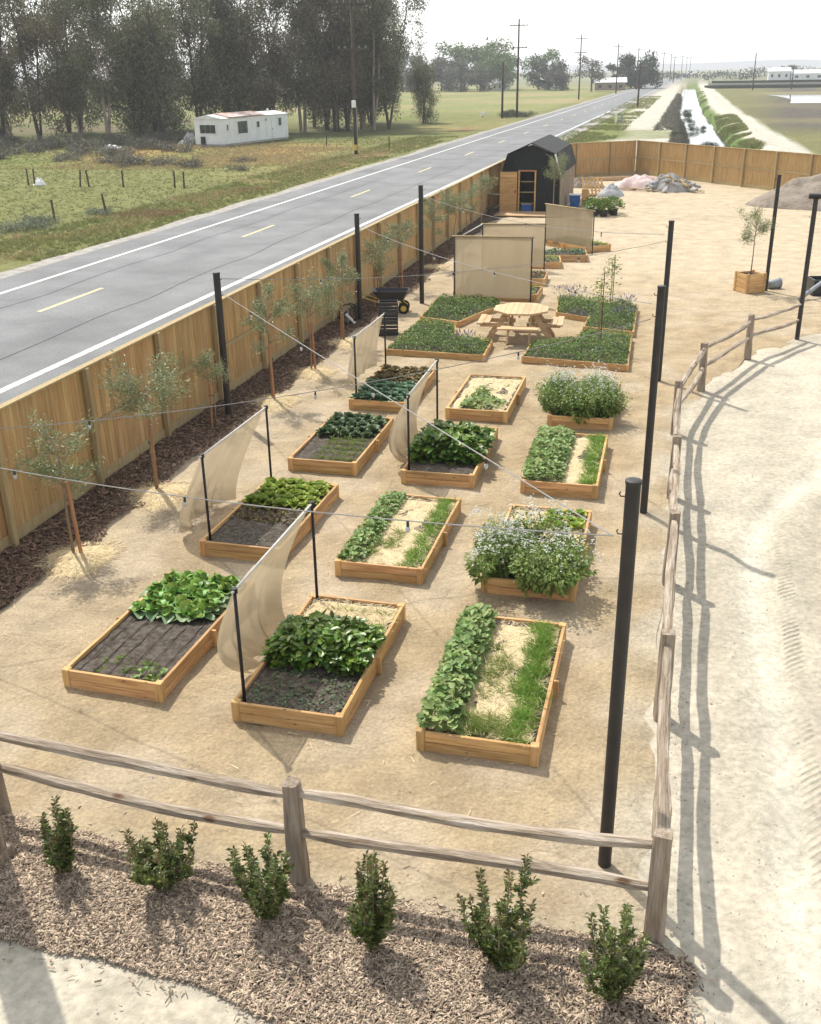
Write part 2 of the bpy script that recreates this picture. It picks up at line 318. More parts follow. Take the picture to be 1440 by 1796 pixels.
def ground_mat(name, big, fine, bump, bsc, bdist=.03):
    # colour comes from the ground-cover attribute stored on the sheet, broken up by two noises
    m, t, b, o = new_mat(name); L = t.links.new
    g = node(t, 'ShaderNodeNewGeometry'); at = node(t, 'ShaderNodeAttribute', attribute_name='cover')
    n1 = node(t, 'ShaderNodeTexNoise'); n1.inputs['Scale'].default_value = big; n1.inputs['Detail'].default_value = 8; n1.inputs['Roughness'].default_value = .65
    n2 = node(t, 'ShaderNodeTexNoise'); n2.inputs['Scale'].default_value = fine; n2.inputs['Detail'].default_value = 6
    L(g.outputs['Position'], n1.inputs['Vector']); L(g.outputs['Position'], n2.inputs['Vector'])
    a = node(t, 'ShaderNodeMapRange'); a.inputs[1].default_value = .3; a.inputs[2].default_value = .7; a.inputs[3].default_value = .78; a.inputs[4].default_value = 1.2; L(n1.outputs[0], a.inputs[0])
    c = node(t, 'ShaderNodeMapRange'); c.inputs[1].default_value = .3; c.inputs[2].default_value = .7; c.inputs[3].default_value = .82; c.inputs[4].default_value = 1.16; L(n2.outputs[0], c.inputs[0])
    mu = node(t, 'ShaderNodeMath', operation='MULTIPLY'); L(a.outputs[0], mu.inputs[0]); L(c.outputs[0], mu.inputs[1])
    h = node(t, 'ShaderNodeHueSaturation'); L(at.outputs['Color'], h.inputs['Color']); L(mu.outputs[0], h.inputs['Value']); L(h.outputs[0], b.inputs['Base Color'])
    b.inputs['Roughness'].default_value = .95; b.inputs['Specular IOR Level'].default_value = .05
    bn = node(t, 'ShaderNodeTexNoise'); bn.inputs['Scale'].default_value = bsc; bn.inputs['Detail'].default_value = 8; bn.inputs['Roughness'].default_value = .7; L(g.outputs['Position'], bn.inputs['Vector'])
    b2 = node(t, 'ShaderNodeTexNoise'); b2.inputs['Scale'].default_value = bsc*.33; b2.inputs['Detail'].default_value = 3; b2.inputs['Distortion'].default_value = .6; L(g.outputs['Position'], b2.inputs['Vector'])
    sm = node(t, 'ShaderNodeMath', operation='MULTIPLY_ADD'); L(b2.outputs[0], sm.inputs[0]); sm.inputs[1].default_value = 1.6; L(bn.outputs[0], sm.inputs[2])
    bp = node(t, 'ShaderNodeBump'); bp.inputs['Strength'].default_value = bump; bp.inputs['Distance'].default_value = bdist; L(sm.outputs[0], bp.inputs['Height']); L(bp.outputs[0], b.inputs['Normal'])
    return m
M['terrain'] = ground_mat('terrain', .5, 3.0, .8, 2.5, .15)
M['yard'] = ground_mat('yard_dirt', .8, 14, .9, 10, .03)
M['gardenv'] = ground_mat('garden_sand_cover', 1.6, 26, .9, 11, .04)
M['asphaltv'] = ground_mat('asphalt_cover', .35, 22, .3, 55, .012)
# ------------------------------------------------------------------ leaves and blades
def unit(a): return a/np.maximum(np.linalg.norm(a, axis=-1, keepdims=True), 1e-9)
def leaves(P, D, N, L, W, kind='diamond', fold=.25, droop=.15):
    P = np.asarray(P, float); n = len(P); D = unit(np.asarray(D, float)); N = np.asarray(N, float)
    L = np.broadcast_to(np.asarray(L, float), (n,))[:, None]; W = np.broadcast_to(np.asarray(W, float), (n,))[:, None]
    S = unit(np.cross(D, N)); N = unit(np.cross(S, D)); i = np.arange(n)[:, None]
    if kind == 'blade':
        V = np.stack([P-S*W/2, P+S*W/2, P+D*L*.6+S*W*.35-N*L*droop*.2, P+D*L-N*L*droop, P+D*L*.6-S*W*.35-N*L*droop*.2], 1)
        # quad + tri as quad (degenerate free): two quads sharing the tip edge
        V = np.stack([P-S*W/2, P+S*W/2, P+D*L*.55+S*W*.38-N*L*droop*.25, P+D*L*.55-S*W*.38-N*L*droop*.25, P+D*L-N*L*droop+S*W*.06, P+D*L-N*L*droop-S*W*.06], 1)
        F = np.stack([i+0*0 for _ in range(1)], 0)
        b = i*6; F = np.concatenate([np.hstack([b, b+1, b+2, b+3]), np.hstack([b+3, b+2, b+4, b+5])]); return V.reshape(-1, 3), F
    if kind == 'diamond':
        V = np.stack([P, P+D*L*.45+S*W/2, P+D*L, P+D*L*.45-S*W/2], 1); b = i*4
        return V.reshape(-1, 3), np.hstack([b, b+1, b+2, b+3])
    if kind == 'fold':
        V = np.stack([P, P+D*L*.5+S*W/2+N*W*fold, P+D*L-N*L*droop, P+D*L*.5-S*W/2+N*W*fold, P+D*L*.5], 1); b = i*5
        return V.reshape(-1, 3), np.concatenate([np.hstack([b, b+1, b+2, b+4]), np.hstack([b, b+4, b+2, b+3])])
    if kind == 'broad':        # 3 x 4 cupped leaf with a wavy margin
        rows = [(0, .10), (.35, .8), (.72, 1.0), (1.0, .45)]; vs = []
        for k, (a, ww) in enumerate(rows):
            for s in (-1, 0, 1):
                j = rng.normal(0, .10, (n, 1)) if s else 0
                vs.append(P+D*L*a+S*W*.5*ww*s+N*(W*fold*ww*abs(s)-L*droop*a*a+W*j))
        V = np.stack(vs, 1); b = i*12; F = []
        for k in range(3):
            for c in range(2): F.append(np.hstack([b+3*k+c, b+3*k+c+1, b+3*k+c+4, b+3*k+c+3]))
        return V.reshape(-1, 3), np.concatenate(F)
def join(parts):
    V = []; F = []; o = 0
    for v, f in parts: V.append(v); F.append(f+o); o += len(v)
    return np.concatenate(V), np.concatenate(F)
def rdir(n, zmin=-1, zmax=1):
    z = rng.uniform(zmin, zmax, n); a = rng.uniform(0, 2*np.pi, n); r = np.sqrt(np.maximum(0, 1-z*z)); return np.stack([r*np.cos(a), r*np.sin(a), z], 1)
def tufts(P, n, L, W, lean=.5, droop=.25):
    P = np.repeat(np.asarray(P, float), n, 0); k = len(P)
    D = rdir(k, 1-lean, 1.0); P = P+np.c_[rng.normal(0, .25*W*6, (k, 2)), np.zeros(k)]
    LL = np.repeat(np.broadcast_to(L, (len(P)//n,)), n)*rng.uniform(.6, 1.15, k)
    return leaves(P, D, np.c_[-D[:, 1], D[:, 0], np.full(k, .3)]+rdir(k)*.3, LL, W*rng.uniform(.7, 1.3, k), 'blade', droop=droop)

# ------------------------------------------------------------------ the ground
FX_Y = [-5, 6.0, 18.7, 21.7, 24.6, 26.7, 28.2, 29.6, 31.0, 34]
FX_X = [.25, .25, .22, .70, 1.74, 3.0, 4.6, 7.0, 14.0, 14]
def fence_x(y): return np.interp(y, FX_Y, FX_X)
CAN_Y = [60, 100, 174, 300, 420]; CAN_X = [2.6, 1.9, -.05, -1.1, -1.6]
def canal_u(x, y): return x-np.interp(y, CAN_Y, CAN_X)
def terrain_z(x, y):
    u = np.abs(canal_u(x, y)); k = sstep(76, 84, y)*(1-sstep(380, 390, y))
    z = -.07-1.15*(1-sstep(1.15, 2.6, u))*k
    berm = .35*np.exp(-((canal_u(x, y)-4.2)/1.3)**2)*k
    fld = sstep(24, 27, -x)*(.10*blob_noise(x, y, 6, 3)+.05*blob_noise(x, y, 2.2, 4))
    return z+berm+fld-sstep(700, 3000, y)*2-.09*((x > -8.6) & (x < 13.6) & (y < 66))
xs = np.unique(np.concatenate([np.linspace(-1600, -130, 16), np.arange(-130, -62, 4), np.arange(-62, -21, .8), np.arange(-21, -13, 2), np.arange(-13, 18, .5), np.arange(18, 62, 2.5), np.linspace(62, 1500, 16)]))
ys = np.unique(np.concatenate([np.arange(-60, 20, 10), np.arange(20, 76, 1.2), np.arange(76, 190, 1.6), np.arange(190, 420, 5), np.geomspace(420, 3600, 22)]))
GX, GY = np.meshgrid(xs, ys); nx, ny = len(xs), len(ys)
V = np.stack([GX.ravel(), GY.ravel(), terrain_z(GX, GY).ravel()], 1)
ii = (np.arange(ny-1)[:, None]*nx+np.arange(nx-1)[None]).ravel()
F = np.stack([ii, ii+1, ii+nx+1, ii+nx], 1)
me = fast_mesh('terrain', V, F, M['terrain'], True)
def cover_colour(x, y):
    C = lambda *c: np.array(c)
    n1 = blob_noise(x, y, 5, 21); n2 = blob_noise(x, y, 14, 22); n3 = blob_noise(x, y*.5, 3, 23)
    def mix(a, b, k): return a*(1-k[..., None])+b*k[..., None]
    g = np.broadcast_to(C(.175, .18, .07), x.shape+(3,))
    g = mix(g, C(.26, .225, .10), sstep(-.2, .7, n2)*.8); g = mix(g, C(.15, .175, .05), sstep(.1, .8, n1)*.6)
    # left field
    lf = sstep(23, 24, -x)
    tan = sstep(72, 78, y)*(1-sstep(97, 103, y))*sstep(27, 31, -x)*(1-sstep(47, 53, -x))
    g = mix(g, C(.33, .225, .095), np.clip(tan*(.5+.5*n3), 0, 1))
    rus = np.exp(-((x+25.2-.0*y)/1.3)**2)*sstep(-.1, .5, blob_noise(x, y, 6, 8)); g = mix(g, C(.28, .165, .095), np.clip(rus, 0, 1)*.6)
    dark = sstep(98, 108, y)*(1-sstep(140, 150, y))*sstep(31, 34, -x); g = mix(g, C(.10, .115, .05), dark*.7)  # shade under the grove trees, painted into the grass colour
    litter = sstep(95, 100, y)*(1-sstep(150, 160, y))*sstep(52, 58, -x); g = mix(g, C(.17, .13, .085), litter*.6*sstep(-.3, .4, n1))
    # far field beyond
    far = sstep(150, 190, y)*lf; g = mix(g, mix(np.broadcast_to(C(.20, .215, .085), x.shape+(3,)), C(.28, .24, .12), sstep(-.3, .6, n2)), far)
    # right side
    u = canal_u(x, y); rs = sstep(13.5, 12.5, -x) if False else (x > -13).astype(float)
    q = np.broadcast_to(C(.165, .185, .065), x.shape+(3,))
    pale = sstep(-9.6, -8.0, u+.8*n1)*(1-sstep(-3.4, -2.6, u)); pale = pale*(.35+.65*sstep(-.35, .25, n1+.7*sstep(100, 150, y)))
    q = mix(q, C(.47, .44, .36), pale)
    q = mix(q, C(.36, .32, .24), sstep(-3.4, -2.6, u)*(1-sstep(-1.2, -.9, u)))
    q = mix(q, C(.12, .17, .05), sstep(.9, 1.2, u)*(1-sstep(2.6, 3.4, u)))
    path = sstep(2.6, 3.6, u+.4*n1)*(1-sstep(6.6, 7.6, u+.5*n1)); q = mix(q, C(.50, .465, .385), path)
    fld = sstep(6.8, 7.6, u); f2 = mix(np.broadcast_to(C(.165, .16, .07), x.shape+(3,)), C(.11, .098, .078), np.clip(np.exp(-((x-.075*y-4)/7.0)**2)*sstep(105, 140, y)*1.2, 0, 1))
    f2 = mix(f2, C(.27, .24, .11), sstep(0, .8, n2)*.6); q = mix(q, f2, fld)
    g = mix(g, q, rs)
    gray = sstep(360, 520, y); g = mix(g, C(.20, .20, .13), gray*.8)
    return g
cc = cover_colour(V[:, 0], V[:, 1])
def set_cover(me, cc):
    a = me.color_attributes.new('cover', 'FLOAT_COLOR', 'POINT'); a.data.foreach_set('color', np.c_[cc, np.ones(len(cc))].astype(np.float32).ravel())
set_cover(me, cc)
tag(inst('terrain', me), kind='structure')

def sheet(name, yv, xl, xr, nc, zf, cf, mat):
    yv = np.asarray(yv); XL = np.asarray(xl); XR = np.asarray(xr); t = np.linspace(0, 1, nc)
    X = XL[:, None]*(1-t)+XR[:, None]*t; Y = np.repeat(yv[:, None], nc, 1); Z = zf(X, Y)
    V = np.stack([X.ravel(), Y.ravel(), Z.ravel()], 1); k = (np.arange(len(yv)-1)[:, None]*nc+np.arange(nc-1)[None]).ravel()
    me = fast_mesh(name, V, np.stack([k, k+1, k+nc+1, k+nc], 1), mat, True)
    if cf: set_cover(me, cf(V[:, 0], V[:, 1]))
    return tag(inst(name, me), kind='structure')
SAND = np.array((.37, .288, .178)); PALE = np.array((.47, .385, .265)); ROADC = np.array((.46, .412, .32))
def mixc(a, b, k): return a*(1-k[:, None])+b*k[:, None]
# open yard and dirt drive
yv = np.concatenate([np.arange(-6, 4, .5), np.arange(4, 17, .055), np.arange(17, 36, .2)])
xl = np.minimum(fence_x(yv)-.5, 12.9)
def arc(x, y):            # wheel tracks that bend away to the right with the drive
    r = np.where(y < 13, 9.5-x, np.hypot(x-9.5, y-13)); z = 0*r; c = 0*r
    for r0, w_, k in ((8.15, .20, 1), (7.3, .24, -1), (6.5, .22, 1), (5.75, .26, -1), (4.6, .3, 1)):
        d = (r-r0+.05*np.sin(y*.7+r0))/w_; g = np.exp(-d*d); z = z-.026*g+.018*np.exp(-(np.abs(d)-1.5)**2*3); c = c+k*g
    return z, c
def yard_z(x, y):
    rut = .014*np.exp(-((x-1.0)/.14)**2)*blob_noise(x*4, y*.4, .5, 5)-.016*np.exp(-((x-2.35-.01*y)/.22)**2)-.012*np.exp(-((x-1.55)/.34)**2)
    rut = rut+arc(x, y)[0]
    return -.022+.006*blob_noise(x, y*.35, .16, 6)+.010*blob_noise(x, y, .9, 7)+rut*sstep(5, 8, y)
def yard_c(x, y):
    n = blob_noise(x, y*.3, .7, 31); c = np.broadcast_to(ROADC, x.shape+(3,))
    c = mixc(c, np.array((.38, .34, .26)), sstep(0, .9, n)*.5+.4*np.exp(-((x-1.55)/.5)**2)*sstep(6, 9, y)*(1-sstep(14, 19, y)))
    q = arc(x, y)[1]; c = mixc(c, np.array((.56, .52, .42)), np.clip(q, 0, 1)*.7); c = mixc(c, np.array((.40, .35, .265)), np.clip(-q, 0, 1)*.6)
    return mixc(c, np.array((.54, .495, .39)), sstep(.1, .8, blob_noise(x, y*.25, .5, 33))*.6)
ya = np.arange(-6, 6.4, .07); sheet('dirt_apron', ya, np.full(len(ya), -13.0), np.full(len(ya), -.2), 150, lambda x, y: yard_z(x, y)-.004, yard_c, M['yard'])
sheet('dirt_drive', yv, xl, np.full(len(yv), 14.0), 150, yard_z, yard_c, M['yard'])
# tyre tread pressed into the drive
tw, ty = np.arange(-.27, .271, .0135), np.arange(6.4, 16.4, .0135)
TX, TY = np.meshgrid(tw, ty); cx = 1.50+.02*np.sin(TY*.5)+.014*(TY-7)
ph = ((TY+np.where(TX > 0, -.9*TX, .9*TX)+np.where(TX > 0, .05, 0)) % .105)/.105
lug = sstep(.08, .22, ph)*(1-sstep(.5, .64, ph))*sstep(.015, .04, np.abs(TX))
edge = 1-sstep(.20, .27, np.abs(TX)); fade = sstep(6.4, 8, TY)*(1-sstep(12.5, 16.4, TY))*np.clip(.55+.8*blob_noise(TX, TY, .45, 9), 0, 1)
fl = np.where(TX > 0, 1.0, .55)
V = np.stack([(TX+cx).ravel(), TY.ravel(), (yard_z(TX+cx, TY)+.003+(.016*lug*fade*fl-.003)*edge-.006*(1-edge)).ravel()], 1); a, b = TX.shape
k = (np.arange(a-1)[:, None]*b+np.arange(b-1)[None]).ravel()
me = fast_mesh('tyre_track', V, np.stack([k, k+1, k+b+1, k+b], 1), M['yard'], True); set_cover(me, yard_c(V[:, 0], V[:, 1]))
tag(inst('tyre_track', me), kind='structure')
# garden floor
yv = np.concatenate([np.arange(5.75, 26, .07), np.arange(26, 69.8, .35)])
xr = np.where(yv < 31, fence_x(yv)+.12*blob_noise(yv, yv*0, .6, 12)-.02, np.minimum(14.0, -3.13+(69.87-yv)*.852))
xr = np.minimum(xr, -3.13+(69.87-yv)*.852+.1); xl = np.where(yv > 65.5, -9.05+(yv-65.5)*1.34, -9.05); xl = np.minimum(xl, xr-.05)
def gar_z(x, y): return .004-.034*np.clip(1-(fence_x(y)-x)/.3, 0, 1)*(y < 31)+.010*blob_noise(x, y, .17, 14)+.010*blob_noise(x, y, .5, 15)+.006*blob_noise(x, y, 1.2, 16)
def gar_c(x, y):
    n = blob_noise(x, y, .55, 41); n2 = blob_noise(x, y, 2.4, 42)
    c = mixc(np.broadcast_to(SAND, x.shape+(3,)), np.array((.43, .35, .245)), sstep(-.2, .8, n+.4*n2)*.8)
    c = mixc(c, np.array((.33, .245, .15)), sstep(.3, 1.0, blob_noise(x, y, .35, 44))*.45)
    c = mixc(c, np.array((.45, .375, .27)), sstep(-7.2, -8.2, x)*0+sstep(-5.2, -6.8, x)*.55*(1-sstep(20, 30, y))*0+.55*np.clip((-x-5.6)/2, 0, 1)*(1-sstep(26, 34, y)))
    edge = sstep(.9, .15, fence_x(y)-x)*0+np.clip(1-(fence_x(y)-x)/.75, 0, 1)*(y < 21)
    c = mixc(c, np.array((.45, .41, .32)), edge*.7*np.clip(.6+.6*n, 0, 1)); c = mixc(c, np.array((.44, .395, .30)), np.clip(1-(y-5.9)/.7, 0, 1)*.7)
    far = sstep(29, 37, y+1.5*n2+.25*np.maximum(x+2, 0)); c = mixc(c, PALE, far); c = mixc(c, np.array((.41, .335, .235)), far*sstep(.2, .9, blob_noise(x, y*2, 2.5, 45))*.6)
    return c
sheet('garden_floor', yv, xl, xr, 150, gar_z, gar_c, M['gardenv'])
# road with shoulders and painted lines
def rx(y): return .011*(y-28)
yv = np.concatenate([np.arange(-60, 120, 1.5), np.arange(120, 430, 8), np.geomspace(430, 1800, 14)])
wob = .22*blob_noise(yv, yv*0, 2.2, 51)+.12*blob_noise(yv, yv*0, .8, 52)
sheet('road_shoulder', yv, -23.0+rx(yv)+wob, -8.9+np.clip(rx(yv), -1, 0)-sstep(66, 72, yv)*3.2+wob*.5*(yv > 72)+np.where(yv > 72, rx(yv), 0), 26, lambda x, y: -.028+.006*blob_noise(x, y, .7, 53), None, M['shoulder'])
def road_c(x, y):
    u = x-rx(y); v = .212+.007*sum(np.exp(-((u-c_)/.42)**2) for c_ in (-20.0, -18.5, -16.75, -15.0))-.007*sum(np.exp(-((u-c_)/.28)**2) for c_ in (-19.25, -15.9))
    v = v+.012*blob_noise(x, y*.25, 1.3, 57)-.008*((np.abs(u+15.2) < 1.2)&(np.abs(y-47) < 4.5))+.010*((np.abs(u+19.4) < 1.4)&(np.abs(y-36) < 3)); return np.clip(v, .12, .3)[:, None]*np.array((.985, 1.0, .985))
sheet('road', yv, -22.2+rx(yv)+wob*.3, -13.25+rx(yv)+wob*.12, 44, lambda x, y: 0*x-.008, road_c, M['asphaltv'])
sheet('edge_line', yv, -20.73+rx(yv), -20.55+rx(yv), 2, lambda x, y: 0*x-.003, None, M['paint'])
sheet('edge_line', yv, -14.05+rx(yv), -13.83+rx(yv), 2, lambda x, y: 0*x-.003, None, M['paint'])
for k in range(-2, 26):
    y0 = 26+14.66*k; o = sheet('lane_dash', [y0, y0+3.6], [-17.92+rx(y0)]*2, [-17.80+rx(y0+3.6)]*2, 2, lambda x, y: 0*x-.003, None, M['paint_y'])
for y0, y1, xa, xb in ((8, 66, -19.3, -19.0), (14, 78, -15.6, -16.0)):      # tar seams
    yy = np.linspace(y0, y1, 90); xx = np.interp(yy, [y0, y1], [xa, xb])+.10*blob_noise(yy, yy*0, 1.6, 55)+rx(yy)
    sheet('tar_seam', yy, xx-.02, xx+.02, 2, lambda x, y: 0*x-.0055, None, M['shingle'])
# canal water and the pale pond in the field
yv = np.concatenate([np.arange(79, 200, 3), np.arange(200, 385, 9)]); c = np.interp(yv, CAN_Y, CAN_X)
sheet('canal_water', yv, c-1.85, c+1.85, 2, lambda x, y: 0*x-.66, None, M['water'])
yv = np.linspace(205, 262, 14); t = np.linspace(0, 1, 14)
sheet('pond_water', yv, 15+2.5*np.sin(t*3)+t*2-3*(t-.5), np.full(14, 90.0), 4, lambda x, y: 0*x-.03, None, M['water'])
# hills on the horizon
hb = MB(); n = 90; hx = np.linspace(-2600, 2600, n)
hz = 3+6*np.abs(blob_noise(hx, hx*0, 260, 61))+3*np.abs(blob_noise(hx, hx*0, 70, 62))+10*np.exp(-((hx-250)/420)**2)
Vh = []; Fh = []
for i in range(n): Vh += [(hx[i], 3200, -6), (hx[i], 3420, hz[i]), (hx[i], 3900, -6)]
for i in range(n-1):
    for k in range(2): Fh.append((3*i+k, 3*i+3+k, 3*i+4+k, 3*i+1+k))
hb.add(Vh, Fh); tag(hb.build('hills', M['fargrey'], None, True), kind='structure')

# wood-chip strips
def chips(n, xf, zf, L, Wd, mat, name, label, seed=0):
    P = xf(n); z = zf(P[:, 0], P[:, 1]); n = len(P)
    D = rdir(n, -.28, .45); N = np.c_[rng.normal(0, .45, (n, 2)), np.ones(n)]
    LL = L*rng.uniform(.5, 1.5, n); WW = Wd*rng.uniform(.5, 1.5, n); S = unit(np.cross(D, N)); N = unit(np.cross(S, D)); T = .25*WW
    C = np.c_[P, z+rng.uniform(.002, .022, n)]; vs = []
    for a in (-.5, .5):
        for b in (-.5, .5):
            for e in (-.5, .5): vs.append(C+D*(LL*a*(1 if b > 0 else .8))[:, None]+S*(WW*b)[:, None]+N*(T*e)[:, None])
    V = np.stack(vs, 1).reshape(-1, 3); b = np.arange(n)[:, None]*8
    F = np.concatenate([np.hstack([b+q for q in f]) for f in [(0, 1, 3, 2), (4, 6, 7, 5), (0, 4, 5, 1), (2, 3, 7, 6), (1, 5, 7, 3)]])
    return tag(inst(name, fast_mesh(name, V, F, mat)), label, 'mulch', kind='stuff')
def front_edges(x):       # near and far edge of the planted strip
    a = np.interp(x, [-7, -4.8, -4.0, -2.7, -1.9, -1.0, .1, .5], [5.25, 5.16, 5.17, 5.05, 4.92, 4.7, 4.5, 4.42])+.05*blob_noise(x, x*0, .3, 71)
    b = np.interp(x, [-7, -5.2, -4.2, -2.8, -.8, .1, .5], [6.42, 6.28, 6.24, 6.2, 6.16, 6.2, 6.05])+.06*blob_noise(x, x*0, .25, 72); return a, b
xv = np.linspace(-7, .5, 120); a, b = front_edges(xv)
me_v = []; t = np.linspace(0, 1, 14)
Vm = np.stack([np.repeat(xv[:, None], 14, 1), a[:, None]*(1-t)+b[:, None]*t, np.repeat((np.sin(t*np.pi)*.045-.012)[None], 120, 0)], 2).reshape(-1, 3); Vm[:, 2] += .012*blob_noise(Vm[:, 0], Vm[:, 1], .15, 73)
Vm[:, 0] += sstep(-.2, .5, Vm[:, 0])*(.07*blob_noise(Vm[:, 1], 0*Vm[:, 1], .16, 78)+.05*blob_noise(Vm[:, 1], 0*Vm[:, 1], .5, 79))
k = (np.arange(119)[:, None]*14+np.arange(13)[None]).ravel()
tag(inst('mulch_strip', fast_mesh('mulch_strip', Vm, np.stack([k, k+14, k+15, k+1], 1), M['mulchbase'], True)), kind='structure')
def fx(n):
    x = rng.uniform(-6.4, .45, n); a, b = front_edges(x); t = rng.beta(1.05, 1.05, n)*1.1-.05; k = rng.random(n) < .06; t = np.where(k, t+rng.normal(0, .13, n), t); y = a+(b-a)*t; x = x+sstep(-.2, .45, x)*(.07*blob_noise(y, 0*y, .16, 78)+.05*blob_noise(y, 0*y, .5, 79)+rng.exponential(.05, n)); return np.c_[x, y]
def fz(x, y):
    a, b = front_edges(x); t = np.clip((y-a)/(b-a), 0, 1); return np.sin(t*np.pi)*.045-.010
chips(64000, fx, fz, .050, .0105, M['chip'], 'wood_chip_mulch', 'pale shredded wood chips spread under the row of young shrubs')
yv = np.concatenate([np.arange(5.9, 30, .15), np.arange(30, 52, .5)]); e = .16*blob_noise(yv, yv*0, .7, 75)+.10*blob_noise(yv, yv*0, .25, 76)
sheet('dark_mulch_strip', yv, np.full(len(yv), -9.04), np.interp(yv, [5, 11, 14, 22, 27, 52], [-7.8, -8.08, -8.22, -8.2, -8.1, -8.2])+e, 14, lambda x, y: .022+.014*blob_noise(x, y, .2, 77), None, M['mulchbase'])
def lx(n):
    y = 6+(rng.random(n)**1.7)*34; return np.c_[-9+rng.random(n)**.9*(1.05+.22*blob_noise(y, y*0, .7, 75)), y]
chips(16000, lx, lambda x, y: 0*x+.03, .085, .022, M['chipdark'], 'dark_wood_chips', 'dark coarse wood chips along the foot of the picket fence')
# ------------------------------------------------------------------ picket fences
picket_me = MB().box((0, 0, 1.005), (.139, .018, 1.97), ch=.003).mesh('picket', M['fencewood'])
def wooden_fence(p0, p1, label, n_single, first_post=0.0):
    p0 = Vector((*p0, 0)); p1 = Vector((*p1, 0)); d = p1-p0; L = d.length; a = math.atan2(d.y, d.x)
    t = thing('wooden_fence', label, 'fence', p0, a)
    n = int(L/.1435); st = MB()
    for i in range(n):
        x = (i+.5)*.1435; z = random.uniform(-.012, .012)
        if i < n_single: inst('picket', picket_me, t, (x, .055, z), (0, random.uniform(-.004, .004), 0))
        else: st.box((x, .055, 1.005+z), (.139, .018, 1.97))
    if st.v: tag(st.build('pickets', M['fencewood'], t), kind='stuff')
    xs_ = []; x = first_post
    while x < L: xs_.append(x); x += 2.44
    if L-xs_[-1] > 1.2: xs_.append(L)
    post = MB().box((0, 0, 1.0), (.095, .095, 2.0), ch=.006).mesh('post', M['fencepost'])
    for x in xs_: inst('post', post, t, (x, -.0325, 0))
    for x0, x1 in zip([0]+xs_, xs_+[L]):
        if x1-x0 < .3: continue
        c = (x0+x1)/2; l = x1-x0-.10
        inst('rail', MB().box((0, 0, 0), (l, .036, .085)).mesh('rail', M['fencepost']), t, (c, .026, 1.02))
        inst('kickboard', MB().box((0, 0, 0), (l, .03, .19)).mesh('kickboard', M['fencepost']), t, (c, .028, .10))
    inst('cap_board', MB().box((0, 0, 0), (L, .12, .03)).mesh('cap_board', M['fencepost']), t, (L/2, .02, 2.012))
    return t
wooden_fence((-9.02, 6.75), (-9.02, 65.4), 'long tan picket fence between the paved road and the row of olive trees', 150, 0.0)
wooden_fence((-8.9, 65.5), (-3.13, 69.87), 'short tan picket fence run behind the black shed, ending at the corner', 0, .4)
wooden_fence((-3.13, 69.87), (12.0, 52.1), 'tan picket fence across the back of the yard behind the rubble heap', 0, 2.2)

# ------------------------------------------------------------------ split-rail fence
def rail_mesh(k):
    rr = random.Random(k); sec = [(-.052, -.018), (-.005, -.043), (.05, -.026), (.044, .03), (-.004, .043), (-.044, .026)]
    V = []; n = 13; f = MB(); ph = rr.uniform(0, 6)
    for i in range(n):
        x = i/(n-1); tp = .62+.38*min(1, min(x, 1-x)*9); oy = .02*math.sin(x*5+ph); oz = .022*math.sin(x*4.1+ph*1.7)-.012*math.sin(x*math.pi)
        for (y, z) in sec: V.append((x-.5, (y+rr.uniform(-.006, .006))*tp+oy*min(1, min(x, 1-x)*6), (z+rr.uniform(-.006, .006))*tp+oz))
    F = [(i*6+j, i*6+(j+1) % 6, i*6+6+(j+1) % 6, i*6+6+j) for i in range(n-1) for j in range(6)]
    F += [tuple(range(6))[::-1], tuple((n-1)*6+j for j in range(6))]
    # store at real length so the grain keeps its scale
    V = [(x*3.0, y, z) for x, y, z in V]
    return f.add(V, F).mesh('rail', M['greywood'])
rail_ms = [rail_mesh(k) for k in range(6)]
def srpost_mesh(k):
    rr = random.Random(k+50); V = []; h = 1.03; n = 6
    for i in range(n):
        z = i/(n-1)*h; s = 1.06-.12*i/(n-1)
        for (x, y) in ((-.072, -.05), (-.05, -.07), (.055, -.066), (.072, -.045), (.07, .05), (.045, .068), (-.055, .066), (-.07, .048)):
            V.append((x*s+rr.uniform(-.005, .005), y*s+rr.uniform(-.005, .005), z-.02+(rr.uniform(-.012, .012) if i == n-1 else 0)))
    F = [(i*8+j, i*8+(j+1) % 8, i*8+8+(j+1) % 8, i*8+8+j) for i in range(n-1) for j in range(8)]+[tuple((n-1)*8+j for j in range(8))]
    return MB().add(V, F).mesh('post', M['greypost'])
srp = [srpost_mesh(k) for k in range(4)]
def split_rail(pts, label, skip_first=False, skip_last=False):
    t = thing('split_rail_fence', label, 'fence', (*pts[0], 0)); o = Vector((*pts[0], 0))
    for i, p in enumerate(pts):
        if (i == 0 and skip_first) or (i == len(pts)-1 and skip_last): continue
        inst('post', srp[i % 4], t, Vector((*p, 0))-o, (random.uniform(-.02, .02), random.uniform(-.02, .02), random.uniform(-.3, .3)))
    for i in range(len(pts)-1):
        a = Vector((*pts[i], 0)); b = Vector((*pts[i+1], 0)); d = b-a; L = d.length
        for z, dz in ((.87, 0), (.50, .02)):
            za = z+random.uniform(-.02, .02); zb = z+random.uniform(-.02, .02)
            inst('rail', rail_ms[(i*2+int(z < .6)) % 6], t, (a+b)/2-o+Vector((0, 0, (za+zb)/2)), (0, -math.atan2(zb-za, L), math.atan2(d.y, d.x)), ((L+.06)/3.0, 1, 1))
    return t
CORNER = (.26, 6.35)
split_rail([(-8.7, 6.6), (-5.68, 6.46), (-2.67, 6.28), CORNER], 'weathered grey split-rail fence behind the row of young shrubs')
split_rail([CORNER, (.22, 9.39), (.22, 12.52), (.20, 15.59), (.20, 18.73), (.68, 21.68), (1.74, 24.56), (2.98, 26.66)],
           'weathered grey split-rail fence curving along the pale dirt drive', skip_first=True, skip_last=True)
